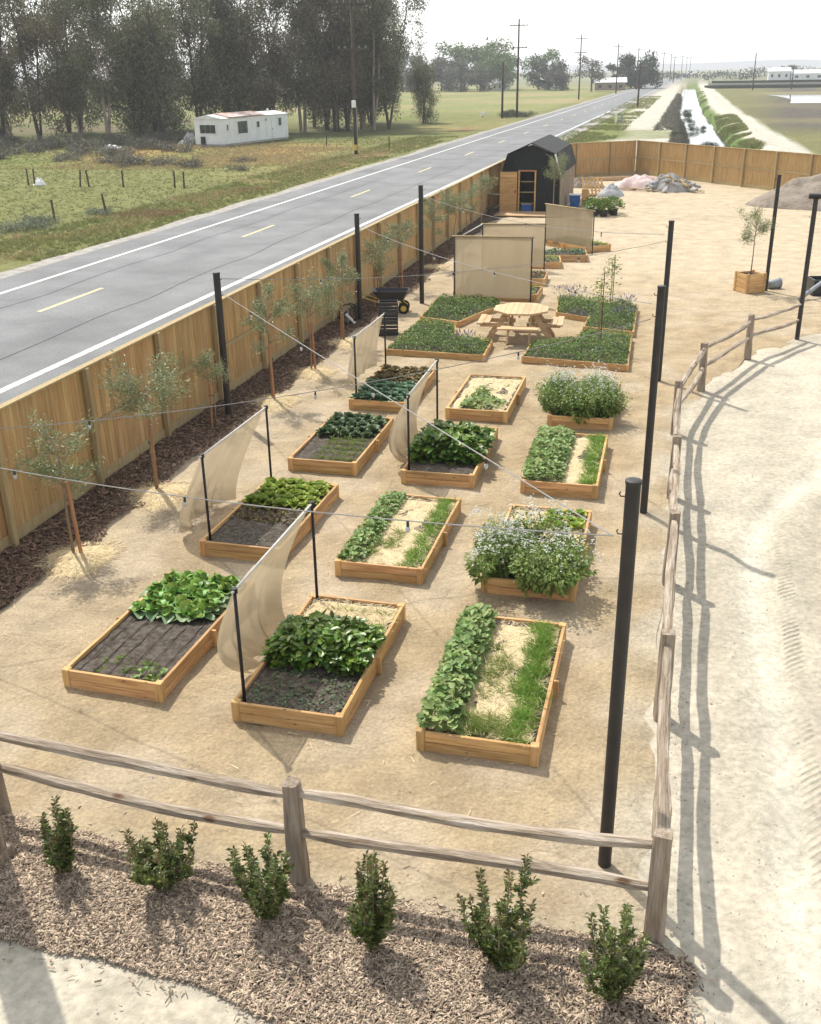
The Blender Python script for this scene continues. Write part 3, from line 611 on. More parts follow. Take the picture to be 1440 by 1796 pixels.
t = thing('timber_post', 'stout brown timber post at the end of the shrub bed', 'post', (-5.36, 5.80, 0))
MB().box((0, 0, 1.6), (.27, .27, 3.2), ch=.012).build('shaft', M['greypost'], t)
MB().box((0, 0, .07), (.34, .34, .14), ch=.01).build('base_block', M['greypost'], t)

# ------------------------------------------------------------------ string-light poles
POLES = {'P0': (-8.75, 9.7, 2.8), 'P1': (-8.41, 17.97, 2.82), 'P2': (-8.31, 26.63, 2.82), 'P3': (-7.18, 29.11, 3.3), 'R1': (-.18, 7.05, 3.52), 'R2': (-.2, 14.8, 3.44),
         'R3': (-.21, 22.2, 3.36), 'R4': (2.61, 32.72, 3.33), 'R5': (3.01, 26.69, 3.34)}
PLAB = {'P0': 'dark steel pole by the picket fence near the split-rail fence', 'P1': 'dark steel pole close to the picket fence among straw-ringed olive trees',
        'P2': 'dark steel pole behind the wheelbarrow, against the picket fence', 'P3': 'dark steel pole standing on open sand beside the herb beds',
        'R1': 'tall dark round pole beside the split-rail corner post', 'R2': 'tall dark pole beside the bed with two green rows and straw',
        'R3': 'tall dark pole beside the herb bed where the split-rail fence starts to curve', 'R4': 'dark pole directly behind the olive tree in the wooden planter box',
        'R5': 'dark pole with a crossbeam at the end of the curved split-rail fence'}
for k, (x, y, h) in POLES.items():
    t = thing('light_pole', PLAB[k], 'pole', (x, y, 0)); r = .056 if k[0] == 'R' else .066
    MB().tube([(0, 0, -.05), (0, 0, h)], r, 18, cap=False).build('pipe', M['steel'], t, True)
    MB().tube([(0, 0, h-.012), (0, 0, h+.012), (0, 0, h+.018)], [r+.005, r+.005, r*.7], 18).build('cap', M['steel'], t)
    for z in (h-.12, h-.42):
        s = 1 if k[0] == 'P' else -1
        MB().tube([(s*r*.8, 0, z), (s*(r+.03), 0, z), (s*(r+.04), 0, z+.02), (s*(r+.03), 0, z+.035)], .006, 5).build('hook', M['steel'], t)
    if k == 'R5':
        MB().tube([(-.16, 0, h+.07), (3.4, .5, h+.07)], .07, 14).build('crossbeam', M['steel'], t, True)
def string_light(a, b, sag, label):
    a = Vector(a); b = Vector(b); t = thing('string_light', label, 'string light', a); n = 26
    f = lambda s: (b-a)*s+Vector((0, 0, -4*sag*s*(1-s)))
    MB().tube([f(i/n) for i in range(n+1)], .006, 5).build('cable', M['wire'], t)
    L = (b-a).length; m = max(2, int(L/2.9))
    for i in range(m):
        p = f((i+.7)/(m+.4)); s = MB().tube([p+Vector((0, 0, -.005)), p+Vector((0, 0, -.05))], [.012, .014], 8).build('socket', M['plastic_black'], t)
        MB().tube([p+Vector((0, 0, -.049)), p+Vector((0, 0, -.065)), p+Vector((0, 0, -.09)), p+Vector((0, 0, -.11))], [.010, .020, .020, .007], 8).build('bulb', M['bulb'], s, True)
def hk(k, z): return (POLES[k][0]+(.12 if k[0] == 'P' else -.12), POLES[k][1], z)
string_light(hk('P0', 2.18), hk('R1', 3.08), .14, 'string light cable sagging across to the pole at the split-rail corner')
string_light(hk('P0', 2.38), hk('R2', 2.98), .26, 'string light cable running from the fence to the second tall pole along the split-rail fence')
string_light(hk('P1', 2.42), hk('R1', 3.08), .02, 'string light cable running diagonally over the collard bed to the corner pole')
string_light(hk('P1', 2.72), hk('R3', 2.95), .26, 'string light cable crossing in front of the octagonal table')
string_light(hk('P2', 2.5), hk('R2', 3.2), .2, 'string light cable passing in front of the tall fabric screen beside the table')
string_light(hk('P3', 3.0), hk('R3', 3.1), .25, 'string light cable between the open-sand pole and the herb-bed pole')

# ------------------------------------------------------------------ raised beds
HB, BW, BL = .235, 1.22, 2.50
short_me = MB().box((0, 0, 0), (BW-.17, .038, .112), ch=.004).mesh('board', M['bedwood'])
long_me = MB().box((0, 0, 0), (BL-.17, .038, .112), ch=.004).mesh('board', M['bedwood'])
cpost_me = MB().box((0, 0, 0), (HB+.003, .088, .088), ch=.005).mesh('corner_post', M['bedwood'])
stake_me = MB().box((0, 0, 0), (HB-.015, .075, .032), ch=.004).mesh('side_stake', M['bedwood'])
def soil_mesh(w_, l_, z):
    u = np.linspace(.03, w_-.03, 22); v = np.linspace(.03, l_-.03, 40); A, B = np.meshgrid(u, v)
    Z = z+.010*blob_noise(A, B, .09, 80)+.012*blob_noise(A, B, .3, 81); n = 22
    k = (np.arange(39)[:, None]*n+np.arange(n-1)[None]).ravel()
    return fast_mesh('soil', np.stack([A.ravel(), B.ravel(), Z.ravel()], 1), np.stack([k, k+1, k+n+1, k+n], 1), M['soil'], True)
soil_me = soil_mesh(BW, BL, HB-.05)
def raised_bed(x, y, a, label):
    t = thing('raised_bed', label, 'garden bed', (x, y, 0), a, 'cedar raised beds')
    for z in (.057, .174):
        for v in (.024, BL-.024): inst('board', short_me, t, (BW/2, v, z))
        for u in (.024, BW-.024): inst('board', long_me, t, (u, BL/2, z), (0, 0, math.pi/2))
    for u in (.042, BW-.042):
        for v in (.042, BL-.042): inst('corner_post', cpost_me, t, (u, v, HB/2), (0, -math.pi/2, 0))
    for u in (-.014, BW+.014): inst('side_stake', stake_me, t, (u, BL*.5, HB/2-.01), (0, -math.pi/2, math.pi if u < 0 else 0) if False else (0, -math.pi/2, math.pi/2))
    inst('soil', soil_me, t)
    return t
def straw_patch(t, u0, u1, v0, v1, n, z=HB-.035):
    me_ = MB(); N = 14
    u = np.linspace(u0, u1, N); v = np.linspace(v0, v1, N*2); A, B = np.meshgrid(u, v); Z = z+.012*blob_noise(A, B, .12, 83)-.025*(np.minimum.reduce([A-u0, u1-A, B-v0, v1-B]) < .02)
    k = (np.arange(N*2-1)[:, None]*N+np.arange(N-1)[None]).ravel()
    o = inst('straw_bedding', fast_mesh('straw_bedding', np.stack([A.ravel(), B.ravel(), Z.ravel()], 1), np.stack([k, k+1, k+N+1, k+N], 1), M['strawbase'], True), t); tag(o, kind='stuff')
    P = np.c_[rng.uniform(u0, u1, n), rng.uniform(v0, v1, n), z+rng.uniform(0, .035, n)]
    v_, f_ = leaves(P, rdir(n, -.15, .25), np.c_[rng.normal(0, .4, (n, 2)), np.ones(n)], rng.uniform(.06, .17, n), .0048, 'blade', droop=.05)
    tag(inst('straw', fast_mesh('straw', v_, f_, M['straw']), t), kind='stuff')
BED = {}
def B(k, x, y, a, label): BED[k] = (raised_bed(x, y, a, label), x, y, a)
B('A', -6.237, 8.45, -.025, 'raised cedar bed of cabbages with bare drip-lined soil')
B('B', -4.142, 8.283, -.005, 'raised cedar bed with a thick leafy green block between bare soil and straw')
B('C', -2.133, 8.228, .004, 'raised cedar bed with straw between grey-green and bright green rows beside the corner pole')
B('D', -6.21, 11.919, -.018, 'raised cedar bed of lime lettuce with black stakes and billowing net')
B('E', -4.14, 11.732, .001, 'raised cedar bed with two green rows either side of wide pale straw')
B('F', -2.132, 11.687, .009, 'raised cedar bed overhung by a white flowering bush with straw behind')
B('G', -6.171, 15.348, .009, 'raised cedar bed of dark kale rows and light green seedlings')
B('H', -4.133, 15.192, .017, 'raised cedar bed of bushy collards behind a strip of bare soil')
B('I', -2.148, 15.169, .011, 'raised cedar bed with a broad leafy half and a thin bright row')
B('J', -6.178, 18.834, .001, 'raised cedar bed of blue-green kale and red lettuce')
B('K', -4.154, 18.644, .005, 'raised cedar bed of straw with one green clump')
B('L', -2.16, 18.60, .006, 'raised cedar bed filled by a tall bush topped with white flowers')
def put(k, name, vf, mat, label=None, cat='crop', kind='stuff', mats=None):
    t, x, y, a = BED[k]; o = inst(name, fast_mesh(name, vf[0], vf[1], mat), None, (x, y, 0), (0, 0, a))
    if mats is not None:
        for m_ in mats[1:]: o.data.materials.append(m_)
    return tag(o, label, cat, None, kind)
def rp(n, u0, u1, v0, v1): return rng.uniform(u0, u1, n), rng.uniform(v0, v1, n)
ZS = HB-.05
def canopy(n, u0, u1, v0, v1, H, L, W, kind='broad', spread=.12, lay=.55, **kw):
    u, v = rp(n, u0-spread*.3, u1+spread*.3, v0-spread*.3, v1+spread*.3)
    du = np.minimum(u-u0, u1-u)/max(.18, .3*(u1-u0)); dv = np.minimum(v-v0, v1-v)/.25
    e = np.clip(np.minimum(du, dv)+.35, .15, 1); top = H*np.sqrt(e)*(1+.16*blob_noise(u, v, .11, int(n) % 97))
    z = ZS+top*(1-lay*rng.random(n)**1.6)
    cu, cv = (u0+u1)/2, (v0+v1)/2
    D = np.c_[rng.normal(0, .8, n)+(u-cu)/(u1-u0)*1.6, rng.normal(0, .8, n)+(v-cv)/(v1-v0)*1.6, rng.uniform(.0, .9, n)]
    D = unit(D); N = np.c_[rng.normal(0, .35, (n, 2)), np.ones(n)]
    LL = L*rng.uniform(.65, 1.25, n); P = np.c_[u, v, z]-D*LL[:, None]*.5
    return leaves(P, D, N, LL, W*rng.uniform(.7, 1.2, n), kind, **kw)
def stems(n, u0, u1, v0, v1, H, wd=.006):
    u, v = rp(n, u0, u1, v0, v1); return leaves(np.c_[u, v, np.full(n, ZS)], np.c_[rng.normal(0, .15, (n, 2)), np.ones(n)], rdir(n), H*rng.uniform(.6, 1, n), wd, 'blade', droop=.02)
# rosette plants: one mesh for each look, copied
def rosette(n_out, L, W, tilt, n_in=0, rin=.08, mat=None, name='plant', kind='broad', droop=.25, fold=.22):
    ps = []; rings = 3
    for k in range(n_out):
        a = k*2.4+rng.normal(0, .15); q = k/n_out; el = tilt[0]+(tilt[1]-tilt[0])*q; l = L*(1-.45*q)*rng.uniform(.88, 1.1)
        D = np.array([[math.cos(a)*math.cos(el), math.sin(a)*math.cos(el), math.sin(el)]]); N = np.array([[-math.cos(a)*math.sin(el), -math.sin(a)*math.sin(el), math.cos(el)]])
        ps.append(leaves(np.array([[0, 0, .02+.04*q]]), D, N, l, W*(1-.3*q), kind, fold=fold, droop=droop))
    if n_in:
        d = rdir(n_in, -.1, 1); P = d*rin+np.array([0, 0, .10]); D = unit(np.cross(d, rdir(n_in))+np.array([0, 0, .4])); ps.append(leaves(P-D*rin*.7, D, d, rin*1.6, rin*1.5, kind, fold=-.15, droop=.2))
    V, F = join(ps); return fast_mesh(name, V, F, mat, True)
def plants(k, name, meshes, uv, label, cat, group, s=(.85, 1.15)):
    t, x, y, a = BED[k]; ca, sa = math.cos(a), math.sin(a)
    for i, (u, v) in enumerate(uv):
        o = inst(name, meshes[i % len(meshes)], None, (x+u*ca-v*sa, y+u*sa+v*ca, ZS-.01), (0, 0, random.uniform(0, 6.3)), random.uniform(*s)); tag(o, label, cat, group)
def cab():
    V1, F1 = None, None
    me_ = rosette(11, .235, .21, (.12, 1.0), 12, .085, M['cabbage'], 'cabbage', droop=.30, fold=.25); me_.materials.append(M['cabbageout'])
    idx = np.zeros(len(me_.polygons), np.int32)
    # the lowest seven leaves are the bluish outer ones (six faces each)
    idx[:36] = 1; me_.polygons.foreach_set('material_index', idx); return me_
cabs = [cab() for _ in range(4)]
gridp = lambda u0, u1, nu, v0, v1, nv, j: [(u0+(u1-u0)*(i+.5*(q % 2)*.6)/(max(1, nu-1))+random.uniform(-j, j), v0+(v1-v0)*q/max(1, nv-1)+random.uniform(-j, j)) for q in range(nv) for i in range(nu)]
# A
plants('A', 'cabbage', cabs, [(min(1.08, u), v) for u, v in gridp(.15, .93, 5, 1.50, 2.36, 5, .025)], 'round green cabbage in the cedar bed with bare drip-lined soil', 'cabbage', 'cabbages', (.78, .98))
for u in np.linspace(.16, 1.06, 6):
    MB().tube([(u+random.uniform(-.01, .01), v, ZS+.016+.004*math.sin(v*9+u*20)) for v in np.linspace(.08, 1.45, 12)], .0042, 5).build('drip_line', M['drip'], BED['A'][0])
n = 26; P = np.c_[rp(n, .3, 1.1, .12, .55)[0], rng.uniform(.1, .5, n), np.full(n, ZS)]
put('A', 'seedlings', tufts(P, 6, .07, .012, .8), M['carrot'], 'tiny sprouts scattered over the bare soil of the cabbage bed', 'seedling')
put('A', 'corner_weed', canopy(26, .88, 1.12, .08, .24, .10, .08, .05), M['broad'], 'small leafy clump in the corner of the cabbage bed', 'seedling')
# B
put('B', 'collard_block', canopy(1500, .06, 1.16, .86, 1.62, .34, .125, .06, fold=.15, droop=.25, lay=.9), M['kale'], 'thick dark green leafy block in the bed beside the corner net', 'greens')
straw_patch(BED['B'][0], .07, 1.15, 1.62, 2.42, 1500)
P = np.array([(u+rng.normal(0, .03), v+rng.normal(0, .02), ZS) for v in (1.95, 2.22) for u in np.linspace(.42, 1.08, 8)])
put('B', 'onion_tufts', tufts(P, 16, .13, .008, .8, .5), M['tuft'], 'light green tufts in straw behind the thick leafy block', 'seedling')
n = 260; u, v = rp(n, .1, 1.12, .10, .78)
put('B', 'low_seedlings', leaves(np.c_[u, v, ZS+rng.uniform(.005, .03, n)], rdir(n, 0, .5), np.c_[rng.normal(0, .3, (n, 2)), np.ones(n)], .05, .028, 'fold'), M['darkcab'], 'sparse dark seedlings on bare soil before the thick leafy block', 'seedling')
# C
straw_patch(BED['C'][0], .07, 1.15, .1, 2.42, 2600)
put('C', 'squash_row', canopy(900, .02, .36, .1, 2.42, .27, .095, .075, fold=.2, lay=.8), M['broad'], 'grey-green broad-leaved row in the bed by the corner pole', 'greens')
n = 190; P = np.c_[rng.normal(.99, .06, n), rng.uniform(.08, 2.42, n), np.full(n, ZS)]
put('C', 'carrot_row', tufts(P, 40, .14, .0065, .95, .5), M['carrot'], 'bright green feathery row in the bed by the corner pole', 'greens')
P = np.r_[np.c_[rng.normal(.62, .10, 34), rng.uniform(.75, 1.9, 34), np.full(34, ZS)], np.c_[rng.uniform(.42, .9, 40), rng.uniform(.1, .45, 40), np.full(40, ZS)]]
put('C', 'grass_tufts', tufts(P, 22, .17, .007, .8, .5), M['tuft'], 'wispy grass tufts between the rows of the bed by the corner pole', 'seedling')
# D
lets = [rosette(14, .17, .13, (.25, 1.3), 0, mat=M['lettuce'], name='lettuce', droop=.3, fold=.3) for _ in range(3)]
plants('D', 'lettuce', lets, gridp(.14, .98, 6, 1.55, 2.36, 5, .03), 'lime green lettuce in the bed with the widest billowing net', 'lettuce', 'lime lettuces', (.7, 1.1))
put('D', 'dark_seedlings', canopy(230, .08, 1.12, .95, 1.42, .06, .075, .05, 'fold', lay=.8), M['redlet'], 'sparse dark reddish seedlings before the lime lettuces', 'seedling')
n = 200; u, v = rp(n, .1, 1.12, .1, .9)
put('D', 'pale_stubble', leaves(np.c_[u, v, ZS+rng.uniform(0, .02, n)], rdir(n, 0, .4), np.c_[rng.normal(0, .3, (n, 2)), np.ones(n)], .045, .012, 'fold'), M['scrubgreen'], 'thin pale sprouts on the dark soil before the reddish seedlings', 'seedling')
# E
straw_patch(BED['E'][0], .07, 1.15, .1, 2.42, 2400)
put('E', 'beet_row', canopy(700, .05, .34, .1, 2.42, .16, .085, .06, lay=.8), M['broad'], 'grey-green leafy row beside wide straw in the middle bed', 'greens')
n = 150; P = np.c_[rng.normal(1.02, .055, n), rng.uniform(.1, 2.42, n), np.full(n, ZS)]
put('E', 'carrot_row', tufts(P, 34, .12, .0065, .95, .5), M['carrot'], 'bright feathery row on the far side of wide straw in the middle bed', 'greens')
P = np.r_[np.c_[rng.normal(.62, .03, 14), rng.uniform(.55, 1.15, 14), np.full(14, ZS)], np.c_[rng.normal(.38, .05, 14), rng.uniform(.3, .9, 14), np.full(14, ZS)]]
put('E', 'fennel_tufts', tufts(P, 22, .15, .007, .8, .5), M['tuft'], 'few wispy tufts standing in wide straw of the middle bed', 'seedling')
# F
def flower_bush(k, u0, u1, v0, v1, H, nl, nf, lab, fl=.5):
    cl = []; ps = []; npl = 22 if k == 'F' else 40
    for i in range(npl):
        cu, cv = rng.uniform(u0+.05, u1-.05), rng.uniform(v0+.02, v1-.05); hh = H*rng.uniform(.62, 1.12); rr_ = rng.uniform(.15, .27); lx_, ly_ = rng.normal(0, .12), rng.normal(-.05, .10); cl.append((cu, cv, hh, rr_, lx_, ly_))
        n = nl//npl; q = rng.random(n)**.75; d = rdir(n); P = np.c_[cu+lx_*q+d[:, 0]*rr_*(.45+.75*q), cv+ly_*q+d[:, 1]*rr_*(.45+.75*q), ZS+hh*q*(1-.10*rng.random(n))+d[:, 2]*.05-.16*np.abs(d[:, 0])*q*rr_*4]
        D = d*np.array([1, 1, .3])+np.array([0, 0, -.15])+rng.normal(0, .4, (n, 3)); L_ = (.105-.055*q)*rng.uniform(.6, 1.3, n)
        ps.append(leaves(P, D, np.c_[rng.normal(0, .5, (n, 2)), np.ones(n)], L_, L_*.5, 'fold'))
        m = 26; D = np.c_[rng.normal(0, .28, m)+lx_/hh, rng.normal(0, .28, m)+ly_/hh, np.ones(m)]; ps.append(leaves(np.tile([cu, cv, ZS], (m, 1))+rng.normal(0, .05, (m, 3))*[1, 1, 0], D, rdir(m), hh*rng.uniform(.8, 1.22, m), .006, 'blade', droop=.06))
    put(k, 'flowering_bush', join(ps), M['bolt'], 'green stems and leaves of '+lab, 'bush')
    n = nf; w_ = np.array([1.0 if c[1] > v0+fl*(v1-v0) or (k == 'F' and c[0] < u0+.5) else .22 for c in cl]); pick = rng.choice(len(cl), n, p=w_/w_.sum()); A = np.array(cl)[pick]
    # sprays: every few flowers sit together on one stem tip
    sp = rng.normal(0, .8, (len(cl), 14, 2)); j = rng.integers(0, 14, n); u = A[:, 0]+A[:, 4]*1.1+sp[pick, j, 0]*A[:, 3]+rng.normal(0, .022, n); v = A[:, 1]+A[:, 5]*1.1+sp[pick, j, 1]*A[:, 3]+rng.normal(0, .022, n)
    sh = rng.uniform(.85, 1.28, (len(cl), 14)); z = ZS+A[:, 2]*sh[pick, j]+rng.normal(0, .03, n)-.10*np.hypot(sp[pick, j, 0], sp[pick, j, 1])*A[:, 3]
    m = 4; P = np.repeat(np.c_[u, v, z], m, 0); D = rdir(len(P), -.2, .5)
    put(k, 'white_flowers', leaves(P, D, rdir(len(P), .3, 1), .020, .015, 'diamond'), M['petal'], 'small white flowers over '+lab, 'flower')
straw_patch(BED['F'][0], .07, 1.15, 1.25, 2.42, 1500)
flower_bush('F', -.14, 1.2, -.14, 1.12, .60, 10500, 1250, 'the low wide bush in front of straw')
yl = [rosette(11, .13, .10, (.3, 1.2), 0, mat=M['lettuce'], name='lettuce', droop=.3, fold=.3) for _ in range(2)]
plants('F', 'lettuce', yl, gridp(.62, 1.06, 4, 1.85, 2.28, 3, .03), 'yellow-green lettuce in straw behind the flowering bush', 'lettuce', 'yellow-green lettuces')
# G
dk = [rosette(13, .17, .12, (.3, 1.25), 0, mat=M['darkcab'], name='kale', droop=.25, fold=.25) for _ in range(3)]
plants('G', 'kale_plant', dk, gridp(.15, .98, 5, 1.42, 2.34, 5, .025), 'dark green kale plant in the bed with light seedlings', 'kale', 'dark kale plants', (.85, 1.15))
P = np.array([(u+rng.normal(0, .02), v+rng.normal(0, .02), ZS) for v in (.25, .5, .75, 1.0, 1.2) for u in np.linspace(.42, 1.08, 13)])
put('G', 'seedling_rows', tufts(P, 10, .10, .012, .8, .4), M['tuft'], 'light green seedling rows in front of dark kale plants', 'seedling')
# H
put('H', 'collard_block', canopy(1100, .03, 1.2, .58, 1.75, .40, .165, .095, fold=.15, droop=.25, lay=.9), M['kale'], 'bushy dark collards with large leaves in the bed under the diagonal cable', 'greens')
straw_patch(BED['H'][0], .07, 1.15, 1.72, 2.42, 900)
plants('H', 'lettuce', yl, gridp(.4, 1.05, 4, 1.92, 2.3, 3, .03), 'small yellow-green lettuce in straw behind the bushy collards', 'lettuce', 'lettuces behind collards', (.7, 1.0))
# I
straw_patch(BED['I'][0], .07, 1.15, .1, 2.42, 1600)
put('I', 'bean_block', canopy(1150, .03, .60, .1, 2.42, .24, .095, .07, lay=.8), M['broad'], 'broad leafy block filling half of the bed beside the tall pole', 'greens')
n = 130; P = np.c_[rng.normal(1.04, .05, n), rng.uniform(.1, 2.42, n), np.full(n, ZS)]
put('I', 'carrot_row', tufts(P, 32, .13, .007, .95, .5), M['carrot'], 'thin bright feathery row in the bed beside the tall pole', 'greens')
# J
bk = [rosette(12, .19, .13, (.3, 1.2), 0, mat=M['bluekale'], name='kale', droop=.25, fold=.25) for _ in range(3)]
plants('J', 'kale_plant', bk, gridp(.15, .98, 5, .15, 1.15, 5, .03), 'blue-green kale plant in the bed shared with red lettuce', 'kale', 'blue-green kale plants')
rl = [rosette(13, .17, .13, (.25, 1.25), 0, mat=M['redlet'], name='lettuce', droop=.3, fold=.3) for _ in range(3)]
plants('J', 'lettuce', rl, gridp(.15, .98, 5, 1.35, 2.34, 5, .03), 'red-brown lettuce in the bed shared with blue-green kale', 'lettuce', 'red lettuces')
# K
straw_patch(BED['K'][0], .07, 1.15, .1, 2.42, 1800)
put('K', 'squash_clump', join([canopy(120, .3, 1.0, .15, .75, .14, .12, .09), canopy(60, .4, .62, .75, 1.5, .12, .11, .08)]), M['broad'], 'single green clump in the straw-filled bed', 'greens')
n = 40; u, v = rp(n, .15, 1.1, 1.0, 2.3); put('K', 'sprouts', tufts(np.c_[u, v, np.full(n, ZS)], 4, .07, .012, .8), M['tuft'], 'tiny sprouts dotted over the straw-filled bed', 'seedling')
# L
flower_bush('L', -.04, 1.26, -.02, 1.75, .60, 15000, 1200, 'the tall bush beside the herb beds', .35)

# ------------------------------------------------------------------ nets
def shade_net(k, label, v0, v1, h, blow, drop, shr, ret=.62):
    t0, x, y, a = BED[k]; u = .10
    t = thing('shade_net', label, 'shade net', (x, y, 0), a)
    for v in (v0, v1):
        p = MB().tube([(u, v, HB-.12), (u, v, h)], .019, 8).build('stake', M['blackpole'], t, True)
        MB().tube([(u, v, h-.03), (u, v, h+.025)], .034, 8).build('connector', M['blackpole'], p)
    MB().tube([(u, v0-.06, h), (u, v1+.06, h)], .014, 8).build('top_bar', M['bar'], t, True)
    S, T = np.meshgrid(np.linspace(0, 1, 46), np.linspace(0, 1, 34)); q = .5+(S-.5)*(1-shr*T**1.3)-.05*T
    vv = v0+.03+(v1-v0-.06)*q+.05*np.sin(T*6+1)*T*(1-S); bl = blow*np.sin(T*math.pi*ret)**1.1*(.72+.28*np.sin(S*2.6+.5))
    f = .060*T**.8*np.sin(S*21+2.2*T+2*np.sin(S*5))+.032*T**.7*np.sin(S*43-3*T); uu = u-.022-bl+f
    zz = h-drop*np.sin(T*math.pi/2*.86)/math.sin(math.pi/2*.86)-.02*np.sin(S*9)*T
    zz = np.maximum(zz, .03)
    k_ = (np.arange(33)[:, None]*46+np.arange(45)[None]).ravel()
    inst('net', fast_mesh('net', np.stack([uu.ravel(), vv.ravel(), zz.ravel()], 1), np.stack([k_, k_+1, k_+47, k_+46], 1), M['net'], True), t)
shade_net('B', 'beige shade net hanging beside the thick leafy block', .12, 2.42, 1.50, .42, 1.34, .55, .86)
shade_net('D', 'wide beige shade net billowing from the lime lettuce bed', .16, 2.42, 1.46, .66, 1.38, .30, .60)
shade_net('H', 'beige shade net hanging beside the bushy collards', .16, 2.42, 1.46, .42, 1.38, .55, .86)
shade_net('J', 'beige shade net hanging over the kale and red lettuce bed', .2, 2.42, 1.44, .22, 1.05, .2)
# ------------------------------------------------------------------ herb beds
def in_poly(x, y, poly):
    r = np.zeros(len(x), bool); j = len(poly)-1
    for i in range(len(poly)):
        xi, yi = poly[i]; xj, yj = poly[j]; c = ((yi > y) != (yj > y)) & (x < (xj-xi)*(y-yi)/(yj-yi+1e-12)+xi); r ^= c; j = i
    return r
def edge_dist(x, y, poly):
    d = np.full(len(x), 9.0)
    for (xa, ya), (xb, yb) in zip(poly, poly[1:]+poly[:1]):
        t = np.clip(((x-xa)*(xb-xa)+(y-ya)*(yb-ya))/((xb-xa)**2+(yb-ya)**2), 0, 1); d = np.minimum(d, np.hypot(x-xa-t*(xb-xa), y-ya-t*(yb-ya)))
    return d
def herb_bed(poly, label, plabel, n, H, grey):
    c = np.mean(poly, 0); t = thing('herb_bed', label, 'garden bed', (*c, 0)); P = [(x-c[0], y-c[1]) for x, y in poly]
    for (a, b) in zip(P, P[1:]+P[:1]):
        d = Vector((b[0]-a[0], b[1]-a[1], 0)); L = d.length
        inst('edging_board', MB().box((0, 0, 0), (L-.045, .042, .15), ch=.004).mesh('edging_board', M['bedwood']), t, ((a[0]+b[0])/2, (a[1]+b[1])/2, .075), (0, 0, math.atan2(d.y, d.x)))
        inst('corner_post', MB().box((0, 0, 0), (.06, .06, .158), ch=.004).mesh('corner_post', M['bedwood']), t, (a[0], a[1], .079))
    MB().prism(P, .0, .09).build('soil', M['soil'], t)
    x = rng.uniform(min(p[0] for p in P), max(p[0] for p in P), n*3); y = rng.uniform(min(p[1] for p in P), max(p[1] for p in P), n*3)
    k = in_poly(x, y, P); x, y = x[k][:n], y[k][:n]; e = np.clip(edge_dist(x, y, P)/.28, .25, 1); m = len(x)
    z = .08+H*np.sqrt(e)*(1+.28*blob_noise(x+c[0], y+c[1], .16, 91))*(1-.75*rng.random(m)**1.5)
    D = rdir(m, -.1, 1); v = leaves(np.c_[x, y, z]-D*.05, D, np.c_[rng.normal(0, .5, (m, 2)), np.ones(m)], rng.uniform(.05, .11, m), rng.uniform(.015, .034, m), 'fold')
    o = inst('herbs', fast_mesh('herbs', v[0], v[1], M['herb']), None, (*c, 0)); tag(o, plabel, 'herb', None, 'stuff'); o.data.materials.append(M['herbgrey'])
    g = (blob_noise(x+c[0], y+c[1], .35, 95) > grey).astype(np.int32); o.data.polygons.foreach_set('material_index', np.r_[g, g].astype(np.int32))
    return t, c
h1 = [(-6.62, 23.2), (-4.22, 23.05), (-4.28, 24.45), (-5.25, 24.7), (-5.55, 26.05), (-6.55, 26.3)]
h2 = [(-6.62, 26.75), (-5.5, 26.35), (-5.05, 27.9), (-4.75, 28.5), (-4.9, 29.25), (-6.75, 29.45)]
h3 = [(-3.31, 23.13), (-.91, 22.83), (-.98, 25.65), (-2.2, 25.98), (-2.32, 24.9), (-3.3, 24.45)]
h4 = [(-2.22, 26.42), (-.96, 26.08), (-1.02, 29.2), (-3.3, 29.9), (-3.1, 27.95), (-2.2, 27.5)]
herb_bed(h1, 'low L-shaped herb bed beside the wheelbarrow and stacked crates', 'green herbs in the L-shaped bed beside the stacked crates', 5200, .24, .95)
herb_bed(h2, 'low herb bed in front of the tall fabric screen', 'green herbs in the bed at the foot of the tall screen', 4000, .24, .95)
herb_bed(h3, 'low L-shaped herb bed with a staked sapling behind the tall flowering bush', 'green herbs around the staked sapling behind the flowering bush', 5400, .24, .85)
herb_bed(h4, 'low herb bed edging the open yard with grey lavender', 'grey-green lavender and herbs in the bed edging the open yard', 5000, .28, .55)
def lavender(x, y, h, label):
    t = thing('lavender', label, 'lavender', (x, y, .08), 0, 'lavender clumps')
    n = 44; D = rdir(n, .7, 1); v = leaves(np.zeros((n, 3)), D, rdir(n), rng.uniform(.5, 1, n)*h, .012, 'blade', droop=.05); inst('stems', fast_mesh('stems', v[0], v[1], M['herbgrey']), t)
    P = D*(rng.uniform(.7, 1, (n, 1))*h); v = leaves(P, D, rdir(n), .11, .026, 'diamond'); tag(inst('spikes', fast_mesh('spikes', v[0], v[1], M['purple']), t), kind='stuff')
for x, y, h in ((-4.75, 23.5, .5), (-3.1, 29.3, .55), (-2.7, 29.5, .5), (-1.3, 28.6, .5), (-1.25, 27.3, .45)):
    lavender(x, y, h, 'grey lavender clump with thin upright spikes in a low herb bed')

